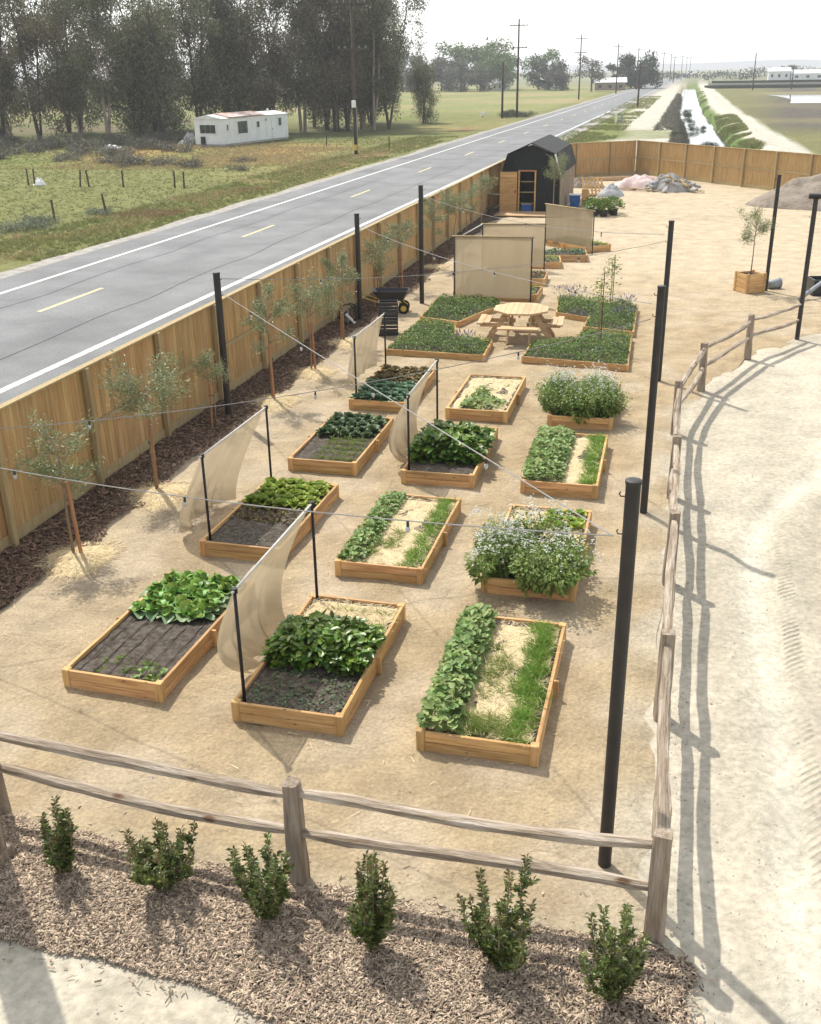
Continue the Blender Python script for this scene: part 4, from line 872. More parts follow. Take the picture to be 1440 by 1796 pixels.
# ------------------------------------------------------------------ octagonal picnic table
t = thing('picnic_table', 'octagonal pale wood picnic table with four attached benches', 'table', (-3.72, 25.5, 0), .06)
r8 = .73; octg = [(r8*math.cos(math.pi/8+k*math.pi/4), r8*math.sin(math.pi/8+k*math.pi/4)) for k in range(8)]
def clip(poly, x0, x1):
    for s, c in ((1, x0), (-1, -x1)):
        o = []
        for (ax, ay), (bx, by) in zip(poly, poly[1:]+poly[:1]):
            a, b = s*ax-c, s*bx-c
            if a >= 0: o.append((ax, ay))
            if (a >= 0) != (b >= 0): q = a/(a-b); o.append((ax+(bx-ax)*q, ay+(by-ay)*q))
        poly = o
    return poly
ext = r8*math.cos(math.pi/8); np_ = 9
for k in range(np_):
    a = -ext+2*ext*k/np_; MB().prism(clip(octg, a+.003, a+2*ext/np_-.003), .708, .752).build('top_plank', M['tablewood'], t)
for k in range(4):
    an = k*math.pi/2; c, s = math.cos(an), math.sin(an); T = lambda x, y, z: (x*c-y*s, x*s+y*c, z)
    for d in (0, 1):
        inst('bench_plank', MB().box((0, 0, 0), (1.0-.07*(1-d)*2, .15, .045), ch=.005).mesh('bench_plank', M['tablewood']), t, T(.83+.157*d, 0, .445), (0, 0, an+math.pi/2))
    for y in (-.27, .27):
        inst('leg', MB().beam((.30, 0, .712), (.80, 0, 0), .04, .13).mesh('leg', M['tablewood']), t, T(0, y, 0), (0, 0, an))
        inst('bench_support', MB().beam((.16, 0, .385), (1.0, 0, .385), .038, .10).mesh('bench_support', M['tablewood']), t, T(0, y+.04, 0), (0, 0, an))
    inst('top_brace', MB().beam((.06, 0, .675), (.60, 0, .675), .04, .075).mesh('top_brace', M['tablewood']), t, T(0, .0, 0), (0, 0, an))

# ------------------------------------------------------------------ far raised beds with screens
far_beds = [('M1', -6.4, 31.05, -math.pi/2, 'raised cedar bed behind the tall fabric screen next to the table'),
            ('M2', -6.55, 33.35, -math.pi/2+.05, 'raised cedar bed between the two overlapping fabric screens'),
            ('M3', -6.5, 36.2, -math.pi/2+.16, 'raised cedar bed directly behind the second fabric screen'),
            ('M4', -5.75, 37.75, -math.pi/2+.14, 'raised cedar bed of grey-green seedlings between two fabric screens'),
            ('M5', -4.25, 41.25, R(-135), 'raised cedar bed turned diagonally behind the rearmost fabric screen')]
for k, x, y, a, l in far_beds: B(k, x, y, a, l)
for k, m_, lab in (('M1', 'herb', 'low greens in the bed behind the tall screen'), ('M2', 'redlet', 'sparse brownish greens between the overlapping screens'), ('M3', 'tuft', 'pale greens in the bed behind the second screen'),
               ('M4', 'bluekale', 'grey-green seedlings in the bed between two screens'), ('M5', 'lettuce', 'yellow-green leaves in the diagonal bed')):
    put(k, 'greens', canopy(220, .1, 1.1, .2, 2.4, .14, .12, .08, 'fold'), M[m_], lab, 'greens')
def screen(p0, p1, h, label, extra=None):
    a = Vector((*p0, 0)); b = Vector((*p1, 0)); d = b-a; L = d.length; t = thing('fabric_screen', label, 'screen', a, math.atan2(d.y, d.x))
    for x in (0, L): MB().tube([(x, 0, 0), (x, 0, h)], .02, 8).build('stake', M['blackpole'], t, True)
    MB().tube([(-.06, 0, h), (L+.06, 0, h)], .024, 8).build('top_bar', M['fencepost'], t, True)
    S, T = np.meshgrid(np.linspace(0, 1, 30), np.linspace(0, 1, 16)); zz = h-(h-.12)*T; yy = -.026+.05*np.sin(S*math.pi)*np.sin(T*math.pi)+.012*np.sin(S*17)*T
    k = (np.arange(15)[:, None]*30+np.arange(29)[None]).ravel()
    inst('cloth', fast_mesh('cloth', np.stack([(.02+S*(L-.04)).ravel(), yy.ravel(), zz.ravel()], 1), np.stack([k, k+1, k+31, k+30], 1), M['screen'], True), t)
    if extra:
        e = Vector((*extra, 0)); q = Matrix.Rotation(-math.atan2(d.y, d.x), 3, 'Z') @ (e-a)
        MB().tube([(0, 0, h), (q.x, q.y, h)], .018, 8).build('side_bar', M['bar'], t, True); MB().tube([(q.x, q.y, 0), (q.x, q.y, h)], .02, 8).build('stake', M['blackpole'], t, True)
screen((-6.33, 29.66), (-4.08, 29.72), 1.86, 'tall beige fabric screen standing just behind the picnic table')
screen((-6.45, 34.72), (-4.38, 35.0), 1.52, 'beige fabric screen with a side bar, partly hidden by the taller one', (-6.6, 32.2))
screen((-5.05, 40.35), (-3.08, 38.45), 1.54, 'beige fabric screen set diagonally in front of the shed')

# ------------------------------------------------------------------ olive trees along the fence
def olive_proto(H, cr, nl, seed):
    rr = random.Random(seed); m = MB(); z0 = H*.45
    pts = [(0, 0, 0), (rr.uniform(-.03, .03), rr.uniform(-.03, .03), H*.3), (rr.uniform(-.05, .05), rr.uniform(-.05, .05), H*.55), (rr.uniform(-.08, .08), rr.uniform(-.08, .08), H*.85)]
    m.tube(pts, [.024, .020, .015, .006], 6); tips = []
    for k in range(13):
        q = rr.uniform(.42, .8); b = Vector(pts[2])*q+Vector(pts[3])*(q-.2)*.2; b.z = H*q
        an = rr.uniform(0, 6.28); l = cr*rr.uniform(.6, 1.15)*(1.1-.4*abs(q-.6)); e = b+Vector((math.cos(an)*l, math.sin(an)*l, l*rr.uniform(.2, 1.0)))
        mid = b.lerp(e, .5)+Vector((0, 0, .05)); m.tube([b, mid, e], [.008, .006, .003], 4, cap=False); tips += [(b, mid, e)]
    P = []; D = []
    per = nl//len(tips)
    for b, mid, e in tips:
        for k in range(per):
            q = rng.random()**.7; p = b.lerp(e, .25+.85*q)+Vector(rng.normal(0, cr*.16, 3)); P.append(p); d = (e-b).normalized()+Vector(rng.normal(0, .7, 3)); D.append(d)
    v = leaves(np.array(P), np.array(D), rdir(len(P)), rng.uniform(.045, .085, len(P)), rng.uniform(.011, .019, len(P)), 'diamond')
    return m.mesh('trunk', M['stem'], True), fast_mesh('crown', v[0], v[1], M['olive'])
ol = [olive_proto(2.05, .42, 2900, 1), olive_proto(2.35, .52, 3900, 2), olive_proto(2.45, .36, 2700, 3), olive_proto(2.2, .42, 2500, 4)]
stake_o = MB().tube([(0, 0, 0), (0, 0, 1.15)], .028, 7).mesh('stake', M['stake'])
tie = MB().tube([(-.03, 0, 0), (.06, .03, .02), (.13, 0, 0)], .008, 4).mesh('tie', M['rubber'])
def straw_ring(x, y, label, r=.5):
    n = 1300; a = rng.uniform(0, 6.28, n); q = np.sqrt(rng.random(n))*r*(1+.2*np.sin(a*3+x)); P = np.c_[q*np.cos(a), q*np.sin(a), .10*np.clip(1-q/r, 0, 1)+rng.uniform(.005, .04, n)]
    D = np.c_[np.cos(a)+rng.normal(0, .8, n), np.sin(a)+rng.normal(0, .8, n), rng.normal(-.1, .15, n)]
    v = leaves(P, D, np.c_[rng.normal(0, .4, (n, 2)), np.ones(n)], rng.uniform(.08, .2, n), .0065, 'blade', droop=.1)
    t = thing('straw_ring', label, 'straw', (x, y, 0), 0, 'straw rings round the olive trees')
    b = MB(); ring = [(0, 0, .10)]; F = []
    for k in range(20):
        an = k*math.pi/10
        for s, z in ((.55, .07), (1.0, -.005)): rr_ = r*s*(1+.12*math.sin(an*3+x))*.92; ring.append((rr_*math.cos(an), rr_*math.sin(an), z))
    for k in range(20):
        j = (k+1) % 20; F += [(0, 1+2*k, 1+2*j), (1+2*k, 2+2*k, 2+2*j, 1+2*j)]
    b.add(ring, F).build('mound', M['strawbase'], t, True); tag(inst('straw', fast_mesh('straw', v[0], v[1], M['straw']), t), kind='stuff')
OL = [(-7.92, 11.45, 0, 1.0, 'olive tree with a stake on a straw ring opposite the cabbage bed'), (-7.89, 13.9, 1, 1.0, 'bushy olive tree on a straw ring beside the widest net'),
      (-8.38, 17.3, 3, .72, 'small olive tree behind the dark pole at the picket fence'), (-7.9, 19.05, 2, 1.04, 'tall thin olive tree opposite the kale and red lettuce bed'),
      (-7.84, 21.28, 1, .98, 'olive tree on a yellow straw ring opposite the wheelbarrow side of the garden'), (-7.97, 24.1, 2, 1.0, 'thin olive tree beside the coiled hose'),
      (-8.3, 28.3, 0, 1.05, None), (-8.35, 31.0, 3, 1.05, None), (-8.2, 34.9, 2, 1.05, None), (-8.2, 38.5, 1, 1.0, None), (-8.35, 41.4, 0, 1.05, None), (-8.3, 44.4, 3, 1.1, None)]
for i, (x, y, p, s, lab) in enumerate(OL):
    t = thing('olive_tree', lab or 'slender young olive tree in the row by the fence beyond the wheelbarrow', 'tree', (x, y, .02), i*1.7, 'young olive trees along the picket fence'); t.scale = (s,)*3
    inst('trunk', ol[p][0], t); inst('crown', ol[p][1], t)
    if i < 8: inst('stake', stake_o, t, (.10, .03, 0), (.02, -.03, 0)); inst('tie', tie, t, (0, .02, .85), (0, 0, .3))
    if i in (0, 1, 3, 4, 5, 8): straw_ring(x+.05, y-.05, 'pale straw ring round the foot of a young olive tree by the fence', .60 if i < 2 else .54)
n = 900; P = np.c_[rng.uniform(-8.4, -4.4, n), rng.uniform(9, 24, n), np.full(n, .02)]; k = rng.random(n) < np.clip(np.exp(-((P[:, 0]+7.6)/.7)**2)+.12, 0, 1); P = P[k]; n = len(P)
P2 = np.c_[rng.uniform(-4.6, -.6, 420), rng.uniform(6.6, 16, 420), np.full(420, .02)]; P2 = P2[rng.random(420) < .6]; P = np.r_[P, P2]; n = len(P)
v = leaves(P, rdir(n, -.05, .1), np.c_[rng.normal(0, .3, (n, 2)), np.ones(n)], rng.uniform(.05, .16, n), .006, 'blade', droop=.05)
tag(inst('straw_litter', fast_mesh('straw_litter', v[0], v[1], M['straw'])), 'loose straw stalks scattered on the sandy garden floor', 'straw', None, 'stuff')
# staked saplings in the herb beds
def sapling(x, y, h, label):
    t = thing('sapling', label, 'tree', (x, y, .08)); MB().tube([(0, 0, 0), (.02, 0, h*.5), (0, .02, h*.95)], [.016, .013, .007], 6).build('trunk', M['stem'], t)
    MB().tube([(.06, .02, 0), (.06, .02, h*1.02)], .012, 6).build('stake', M['utility'], t)
    n = 130; P = np.array([0, 0, h*.82])+rng.normal(0, 1, (n, 3))*np.array([.15, .15, .12]); P[:26] = np.array([0, 0, h*.55])+rng.normal(0, 1, (26, 3))*np.array([.05, .05, .25])
    v = leaves(P, rdir(n, -.6, .6), rdir(n, .2, 1), rng.uniform(.06, .11, n), rng.uniform(.03, .05, n), 'fold'); inst('crown', fast_mesh('crown', v[0], v[1], M['sapling']), t)
sapling(-1.71, 24.5, 1.78, 'staked citrus sapling rising from the herb bed behind the flowering bush')
sapling(-1.75, 28.9, 1.45, 'thin staked sapling in the lavender bed edging the open yard')

# ------------------------------------------------------------------ young shrubs in the chip strip
def shrub(x, y, h, w_, ns, label, seed):
    rr = random.Random(seed); t = thing('shrub', label, 'shrub', (x, y, .02), 0, 'young shrubs in the chip strip'); m = MB(); P = []; D = []; tipP = []; tipD = []
    for k in range(ns):
        an = k*2.4+rr.uniform(-.4, .4); l = h*(1 if k == 0 else rr.uniform(.5, .93)); sp = w_*(.15 if k == 0 else rr.uniform(.35, 1))
        b = Vector((rr.uniform(-.03, .03), rr.uniform(-.03, .03), 0)); e = Vector((math.cos(an)*sp, math.sin(an)*sp, l)); mid = Vector((e.x*.75, e.y*.75, l*.45))
        pts = [b, mid*.55, mid, mid.lerp(e, .55)+Vector((0, 0, .01)), e]; m.tube(pts, [.008, .007, .006, .005, .003], 5, cap=False)
        nl = int(120*l/.8)
        for j in range(nl):
            q = .06+.94*(j/nl); seg = q*4; i0 = min(3, int(seg)); p = pts[i0].lerp(pts[i0+1], seg-i0); a2 = j*2.4+rr.uniform(-.5, .5); el = rr.uniform(.2, .9)
            d = Vector((math.cos(a2)*math.cos(el), math.sin(a2)*math.cos(el), math.sin(el)))
            (tipP if q > .80 and rr.random() < .75 else P).append(p+d*.005); (tipD if len(tipP) > len(tipD) else D).append(d)
        # short side shoots low down
        for j in range(4):
            q = rr.uniform(.12, .7); seg = q*4; i0 = min(3, int(seg)); p = pts[i0].lerp(pts[i0+1], seg-i0); a2 = rr.uniform(0, 6.28); d0 = Vector((math.cos(a2)*.7, math.sin(a2)*.7, .75)); s = rr.uniform(.06, .15)
            for i in range(22):
                a3 = i*2.4; P.append(p+d0*s*(i/22)); D.append(d0*.7+Vector((math.cos(a3), math.sin(a3), rr.uniform(-.1, .5))))
    m.build('stems', M['stem'], t)
    for nm, PP, DD, mt, L in (('leaves', P, D, M['shrub'], .054), ('tip_leaves', tipP, tipD, M['shrubtip'] if seed % 3 != 1 else M['shrub'], .046)):
        n = len(PP); v = leaves(np.array(PP), np.array(DD), rdir(n, .3, 1), L*rng.uniform(.7, 1.25, n), .025*rng.uniform(.75, 1.2, n), 'fold', fold=.3, droop=.12)
        inst(nm, fast_mesh(nm, v[0], v[1], mt), t)
shrub(-4.63, 5.85, .80, .21, 11, 'young shrub with one tall leader, next to the stout timber post', 11)
shrub(-3.70, 5.88, .70, .36, 14, 'young spreading shrub with reddish tips, second from the timber post', 12)
shrub(-2.74, 5.79, .86, .30, 13, 'young shrub growing right in front of the middle split-rail post', 13)
shrub(-1.85, 5.68, .90, .21, 12, 'narrow upright young shrub between the middle post and corner post', 14)
shrub(-.86, 5.72, .93, .38, 11, 'open vase-shaped young shrub, second from the corner post', 15)
shrub(-.01, 5.60, .95, .30, 9, 'sparse twiggy young shrub beside the split-rail corner post', 16)

# ------------------------------------------------------------------ wheelbarrow, crates, hose
t = thing('wheelbarrow', 'black garden cart with yellow frame by the picket fence', 'wheelbarrow', (-7.72, 27.75, 0), .2); t.scale = (.82, .82, .82)
tub = MB(); top = [(-.62, -.36), (.55, -.36), (.62, -.2), (.62, .2), (.55, .36), (-.62, .36)]; bot = [(x*.62+.03, y*.62) for x, y in top]; tin = [(x*.93, y*.91) for x, y in top]
V = [(x, y, .78) for x, y in top]+[(x, y, .44) for x, y in bot]+[(x, y, .78) for x, y in tin]+[(x*.93, y*.9, .47) for x, y in bot]; n = 6
F = [(i, (i+1) % n, n+(i+1) % n, n+i)[::-1] for i in range(n)]+[tuple(n+i for i in range(n))[::-1]]+[(i, (i+1) % n, 2*n+(i+1) % n, 2*n+i) for i in range(n)]+[(2*n+i, 2*n+(i+1) % n, 3*n+(i+1) % n, 3*n+i) for i in range(n)]+[tuple(3*n+i for i in range(n))]
tub.add(V, F).build('tub', M['plastic_black'], t)
for s in (-1, 1):
    MB().tube([(-1.05, s*.30, .62), (-.5, s*.26, .42), (.3, s*.22, .40), (.55, s*.12, .25)], .02, 6).build('frame_bar', M['yellow'], t); MB().tube([(-.30, s*.24, .42), (-.36, s*.28, .0)], .02, 6).build('leg', M['yellow'], t)
    wh = MB().tube([(.42, s*.20, .19), (.42, s*.29, .19)], .19, 18).build('wheel', M['rubber'], t); MB().tube([(.42, s*.285, .19), (.42, s*.30, .19)], .10, 14).build('rim', M['yellow'], wh)
def crate(x, y, z, a, label):
    t = thing('crate', label, 'crate', (x, y, z), a); MB().box((0, 0, .012), (.5, .36, .024)).build('base', M['plastic_black'], t)
    for k, (dx, dy, lx, ly) in enumerate(((0, .17, .5, .022), (0, -.17, .5, .022), (.24, 0, .022, .318), (-.24, 0, .022, .318))):
        for j in range(3): MB().box((dx, dy, .06+j*.09), (lx, ly, .06)).build('slat', M['plastic_black'], t)
crate(-7.1, 25.15, .015, .25, 'black plastic crate at the bottom of the stack beside the herb bed')
crate(-7.1, 25.15, .305, .28, 'black plastic crate in the middle of the stack beside the herb bed')
crate(-7.09, 25.16, .595, .22, 'black plastic crate on top of the stack beside the herb bed')
t = thing('hose', 'coiled black hose lying by the picket fence near the dark pole', 'hose', (-8.42, 25.9, 0))
MB().tube([((.26+.03*math.sin(i*.9))*math.cos(i*.35), .10*math.sin(i*.23), .34+(.26+.03*math.sin(i*.7))*math.sin(i*.35)) for i in range(72)], .014, 5).build('coil', M['rubber'], t, True)
MB().tube([(0, 0, 0), (0, 0, .75)], .02, 6).build('holder', M['greyplastic'], t); MB().tube([(-.03, -.1, .35), (.20, -.05, .10)], .035, 7).build('nozzle', M['white'], t)
tag(MB().tube([(-8.05, 24.55, .0), (-8.05, 24.55, .03)], .34, 20).build('stepping_slab', M['concrete']), 'round grey slab at the foot of the thin olive tree by the hose', 'slab')

# ------------------------------------------------------------------ shed
t = thing('shed', 'black gambrel-roofed shed with a tan wooden door open', 'shed', (-7.0, 50.0, 0)); t.scale = (.96, 1, .95); W2, D2 = 1.38, 6.3
prof = [(-W2, 0), (W2, 0), (W2, 1.85), (W2*.80, 2.72), (0, 3.2), (-W2*.80, 2.72), (-W2, 1.85)]
fr = MB()      # front wall with a door opening between x=.-55 and .25
for (xa, xb, za, zb) in ((-W2, -.62, 0, 1.95), (.22, W2, 0, 1.95)): fr.box(((xa+xb)/2, .04, (za+zb)/2), (xb-xa, .08, zb-za))
fr.build('front_wall', M['black_siding'], t)
g = [(-W2, 1.95), (W2, 1.95), (W2*.80, 2.72), (0, 3.2), (-W2*.80, 2.72)]; gb = MB(); n = 5
gb.add([(x, 0, z) for x, z in g]+[(x, .08, z) for x, z in g], [tuple(range(5)), tuple(range(5, 10))[::-1]]+[(i, 5+i, 5+(i+1) % 5, (i+1) % 5) for i in range(5)]); gb.build('gable', M['black_siding'], t)
for k in range(9):
    x = -W2+.15+k*.305; zt = 1.95+min(1.2, .77+(.48 if abs(x) < W2*.8 else 0)); zt = np.interp(abs(x), [0, W2*.8, W2], [3.15, 2.66, 1.95])
    z0 = 1.97 if -.64 < x < .24 else 0.02; MB().box((x, -.009, (z0+zt)/2), (.035, .018, zt-z0)).build('batten', M['black_siding'], t)
for s in (-1, 1): MB().box((s*(W2-.04), D2/2+.05, .92), (.08, D2-.1, 1.84)).build('side_wall', M['greypost'], t)
for k in range(20): MB().box((W2+.011, .25+k*.31, .92), (.022, .27, 1.80)).build('side_board', M['greypost'], t)
MB().box((0, D2, 1.2), (2*W2-.2, .08, 2.4)).build('back_wall', M['black_siding'], t)
for s in (-1, 1):
    for (x0, z0, x1, z1) in ((W2+.06, 1.80, W2*.80+.02, 2.75), (W2*.80+.02, 2.75, 0, 3.24)):
        q = MB(); nv = Vector((z1-z0, 0, -(x1-x0))).normalized()*.05; nv.x = abs(nv.x); 
        A = [(s*x0, -.15, z0), (s*x1, -.15, z1), (s*x1, D2+.15, z1), (s*x0, D2+.15, z0)]
        Bv = [(x+s*nv.x, y, z+abs(nv.z)) for x, y, z in A]; q.add(A+Bv, [(0, 1, 2, 3), (7, 6, 5, 4), (0, 4, 5, 1), (1, 5, 6, 2), (2, 6, 7, 3), (3, 7, 4, 0)]); q.build('roof_slope', M['shingle'], t)
    MB().beam((s*(W2+.06), -.17, 1.82), (s*(W2*.8+.03), -.17, 2.78), .04, .08).build('trim', M['black_siding'] if s < 0 else M['white'], t)
d = MB().box((0, 0, 0), (.84, .05, 1.86), ch=.005).build('door', M['bedwood'], t, loc=(-1.08, -.25, 1.02), rot=(0, 0, .16))
for z in (-.75, 0, .75): MB().box((0, -.034, z), (.80, .02, .10)).build('ledge', M['bedwood'], d)
MB().box((.34, -.05, 0), (.04, .05, .14)).build('handle', M['steel'], d)
for x in (-.60, .20): MB().box((x, -.02, .98), (.075, .05, 1.94)).build('door_frame', M['bedwood'], t)
MB().box((-.2, -.02, 1.985), (.9, .05, .07)).build('lintel', M['stake'], t)
for z in (.42, .95, 1.45): MB().box((-.2, .30, z), (.72, .35, .03)).build('shelf', M['fencepost'], t)
MB().box((-.2, .6, 1.0), (.74, .03, 1.9)).build('dark_interior_panel', M['black_siding'], t)  # black panel behind the shelves, standing in for the shed's shaded interior
tb = thing('storage_tub', 'blue plastic tub on the floor of the open shed', 'tub', (-7.2, 50.3, .0)); MB().prism([(-.26, -.17), (.26, -.17), (.26, .17), (-.26, .17)], .0, .34).build('body', M['blue'], tb); MB().box((0, 0, .36), (.56, .38, .04), ch=.01).build('lid', M['greyplastic'], tb)
t = thing('deck', 'low pale timber deck in front of the shed door', 'deck', (-7.0, 48.9, 0))
for k in range(8): MB().box((0, -.6+k*.20, .07), (2.9, .185, .035), ch=.004).build('plank', M['tablewood'], t)
for x in (-1.3, 0, 1.3): MB().box((x, .1, .028), (.08, 1.5, .05)).build('bearer', M['fencepost'], t)
t = thing('metal_stand', 'small black metal stand beside the shed door against the fence', 'stand', (-8.55, 48.6, 0))
for x in (-.25, .25):
    for y in (-.2, .2): MB().tube([(x, y, 0), (x, y, .95)], .015, 5).build('leg', M['blackpole'], t)
for z in (.35, .95): MB().box((0, 0, z), (.56, .46, .03)).build('shelf', M['blackpole'], t)
t = thing('storage_bin', 'blue plastic bin beside the grey side wall of the shed', 'bin', (-5.2, 52.7, 0), .1)
V = [(-.22, -.17, 0), (.22, -.17, 0), (.22, .17, 0), (-.22, .17, 0), (-.27, -.22, .55), (.27, -.22, .55), (.27, .22, .55), (-.27, .22, .55)]
MB().add(V, [(0, 3, 2, 1), (0, 1, 5, 4), (1, 2, 6, 5), (2, 3, 7, 6), (3, 0, 4, 7)]).build('body', M['blue'], t); MB().box((0, 0, .56), (.60, .50, .05), ch=.01).build('lid', M['white'], t)
t = thing('wooden_crate', 'tall narrow tan crate next to the blue bin', 'crate', (-4.72, 52.7, 0), .1)
for s in (-1, 1): MB().box((s*.15, 0, .4), (.03, .34, .8)).build('panel', M['bedwood'], t); MB().box((0, s*.155, .4), (.27, .03, .8)).build('panel', M['bedwood'], t)
def pot_shrub(x, y, s, label):
    t = thing('potted_shrub', label, 'shrub', (x, y, 0), 0, 'potted shrubs beside the shed'); MB().tube([(0, 0, 0), (0, 0, .3)], [.16, .20], 12).build('pot', M['plastic_black'], t)
    n = 420; d_ = rdir(n, -.3, 1); P = np.array([0, 0, .42])+d_*rng.uniform(.5, 1, (n, 1))*np.array([.42, .42, .32])*s; v = leaves(P, d_+rdir(n)*.6, rdir(n, .2, 1), .10, .045, 'fold'); inst('foliage', fast_mesh('foliage', v[0], v[1], M['kale' if s > 1 else 'herb']), t)
for x, y, s in ((-3.95, 49.2, 1.05), (-3.5, 49.0, 1.0), (-3.1, 49.6, 1.1), (-3.7, 50.0, .95), (-3.25, 50.3, 1.05), (-4.2, 50.1, .95)):
    pot_shrub(x, y, s, 'low leafy shrub in a black pot, in the cluster beside the shed')
t = thing('sapling', 'slim leafy tree standing in front of the shed wall', 'tree', (-5.75, 48.6, 0)); inst('trunk', ol[2][0], t).scale = (1.2, 1.2, 1.25); inst('crown', ol[1][1], t).scale = (.85, .85, 1.25)

# ------------------------------------------------------------------ heap, mound, planter
t = thing('pallet', 'wooden pallet leaning on the rubble heap', 'pallet', (-4.75, 57.4, 0), .35)
Mx = Matrix.Translation((0, 0, .45)) @ Matrix.Rotation(R(48), 4, 'X')
for k in range(6): MB().box((0, 0, 0), (.11, 1.15, .025), M=Mx @ Matrix.Translation((-.5+k*.2, 0, .05))).build('slat', M['bedwood'], t)
for y in (-.5, 0, .5): MB().box((0, 0, 0), (1.12, .09, .085), M=Mx @ Matrix.Translation((0, y, -.006))).build('bearer', M['fencepost'], t)
def lump(rx_, ry_, h, seed, rough=.25, n=26, m=12):
    b = MB(); V = [(0, 0, h*(1+.1*math.sin(seed)))]; F = []
    for i in range(1, m+1):
        q = i/m
        for k in range(n):
            an = k*2*math.pi/n; w_ = 1+.22*float(blob_noise(math.cos(an)*2+seed, math.sin(an)*2, .8, seed)); z = h*(1-q**1.6)*(1+rough*float(blob_noise(q*math.cos(an)*3+seed, q*math.sin(an)*3, .45, seed+1)))
            V.append((rx_*q*w_*math.cos(an), ry_*q*w_*math.sin(an), z if i < m else -.05))
    for k in range(n): F.append((0, 1+k, 1+(k+1) % n))
    for i in range(m-1):
        for k in range(n): a = 1+i*n+k; c = 1+i*n+(k+1) % n; F.append((a, a+n, c+n, c))
    return b.add(V, F)
tag(lump(.72, .6, .6, 3, .2).build('tarp_bundle', M['tarp_grey'], None, True, (-3.75, 57.3, 0)), 'grey tarp bundle next to the leaning pallet', 'tarp')
tag(lump(1.8, 1.0, .72, 5, .28).build('tarp_heap', M['tarp_pink'], None, True, (-2.55, 61.2, 0), (0, 0, .35)), 'heap covered by a faded pink tarp in front of the back fence', 'tarp')
t = thing('rubble_heap', 'heap of grey broken concrete and scraps beside the pink tarp', 'rubble', (-.75, 60.3, 0)); lump(1.35, 1.0, .8, 8, .5).build('core', M['concrete'], t)
for k in range(34):
    a = random.uniform(0, 6.28); q = random.uniform(.1, 1.25); s = random.uniform(.12, .34); z = .75*max(0, 1-q/1.4)
    MB().box((0, 0, 0), (s*1.5, s, s*.5), ch=.03).build('chunk', M[random.choice(['concrete', 'concrete', 'greyplastic', 'fencepost'])], t, False, (q*1.3*math.cos(a), q*math.sin(a), z+.05), (random.uniform(-.6, .6), random.uniform(-.6, .6), a))
tag(MB().beam((-6.7, 64.2, .12), (-3.3, 65.9, .12), .14, .2, .01).build('timber_beam', M['tablewood']), 'long pale timber lying on the ground behind the shed', 'timber')
tag(lump(1.2, .8, .5, 14, .4).build('brush_pile', M['mound'], None, True, (-5.6, 61.5, 0)), 'low brown heap between the shed and the pale timber', 'heap')
tag(lump(4.2, 2.7, 1.4, 21, .22, 60, 26).build('dirt_mound', M['mound'], None, True, (6.9, 54.6, 0), (0, 0, -.3)), 'large brown dirt mound in front of the back fence', 'mound')
t = thing('planter_box', 'square tan wooden planter box in the open yard', 'planter', (2.12, 32.55, 0), R(33)); s = .66
for k in range(4):
    an = k*math.pi/2; c_, s_ = math.cos(an), math.sin(an)
    for j in range(4): inst('board', MB().box((0, 0, 0), (s-.14, .03, .132), ch=.003).mesh('board', M['bedwood']), t, (-s_*(s/2-.03), c_*(s/2-.03), .075+j*.136), (0, 0, an))
    inst('corner_post', MB().box((0, 0, 0), (.075, .075, .58), ch=.004).mesh('corner_post', M['bedwood']), t, ((s/2-.0375)*(c_-s_), (s/2-.0375)*(s_+c_), .29))
MB().box((0, 0, .45), (s-.1, s-.1, .06)).build('soil', M['soil'], t)
t = thing('olive_tree', 'slender olive tree growing in the square wooden planter box', 'tree', (2.12, 32.55, .45), 2); inst('trunk', ol[2][0], t).scale = (.9, .9, .86); inst('crown', ol[0][1], t).scale = (.95, .95, 1.02)
t = thing('bucket', 'grey plastic bucket lying beside the planter box', 'bucket', (2.85, 33.1, .13), .4); MB().tube([(-.2, 0, 0), (.2, 0, .03)], [.12, .155], 14).build('body', M['greyplastic'], t, True); MB().tube([(.18, 0, .03), (.205, 0, .03)], .165, 14).build('rim', M['greyplastic'], t)
t = thing('trough', 'black plastic trough beyond the end of the split-rail fence', 'trough', (4.55, 32.6, 0), .2)
for (c_, d_) in (((0, 0, .03), (1.5, .7, .06)), ((0, .33, .25), (1.5, .04, .44)), ((0, -.33, .25), (1.5, .04, .44)), ((.73, 0, .25), (.04, .62, .44)), ((-.73, 0, .25), (.04, .62, .44))): MB().box(c_, d_).build('panel', M['plastic_black'], t)
tag(MB().tube([(3.45, 31.3, .07), (4.1, 32.1, .42)], .06, 10).build('pipe_offcut', M['greyplastic'], None, True), 'short grey pipe leaning against the black trough', 'pipe')
# loose stones on the drive and the edges of the garden
n = 2600; x = np.r_[.3+rng.random(1500)**2*1.4, rng.uniform(-6, 5, 1100)]; y = np.r_[5+rng.random(1500)*13, 3.8+rng.random(1100)**1.5*16]; s = rng.uniform(.004, .012, n)+.010*(rng.random(n) < .05)
o_ = np.array([(1, 0, 0), (-1, 0, 0), (0, 1, 0), (0, -1, 0), (0, 0, 1)], float); P = np.c_[x, y, np.where(x > .2, yard_z(x, y), gar_z(x, y))]
V = (P[:, None]+o_[None]*s[:, None, None]*rng.uniform(.6, 1.3, (n, 5, 1))).reshape(-1, 3); b = np.arange(n)[:, None]*5; F = np.concatenate([np.hstack([b+i, b+j, b+4]) for i, j in ((0, 2), (2, 1), (1, 3), (3, 0))])
tag(inst('pebbles', fast_mesh('pebbles', V, F, M['shoulder'])), 'small loose stones scattered over the dirt drive and garden floor', 'gravel', None, 'stuff')

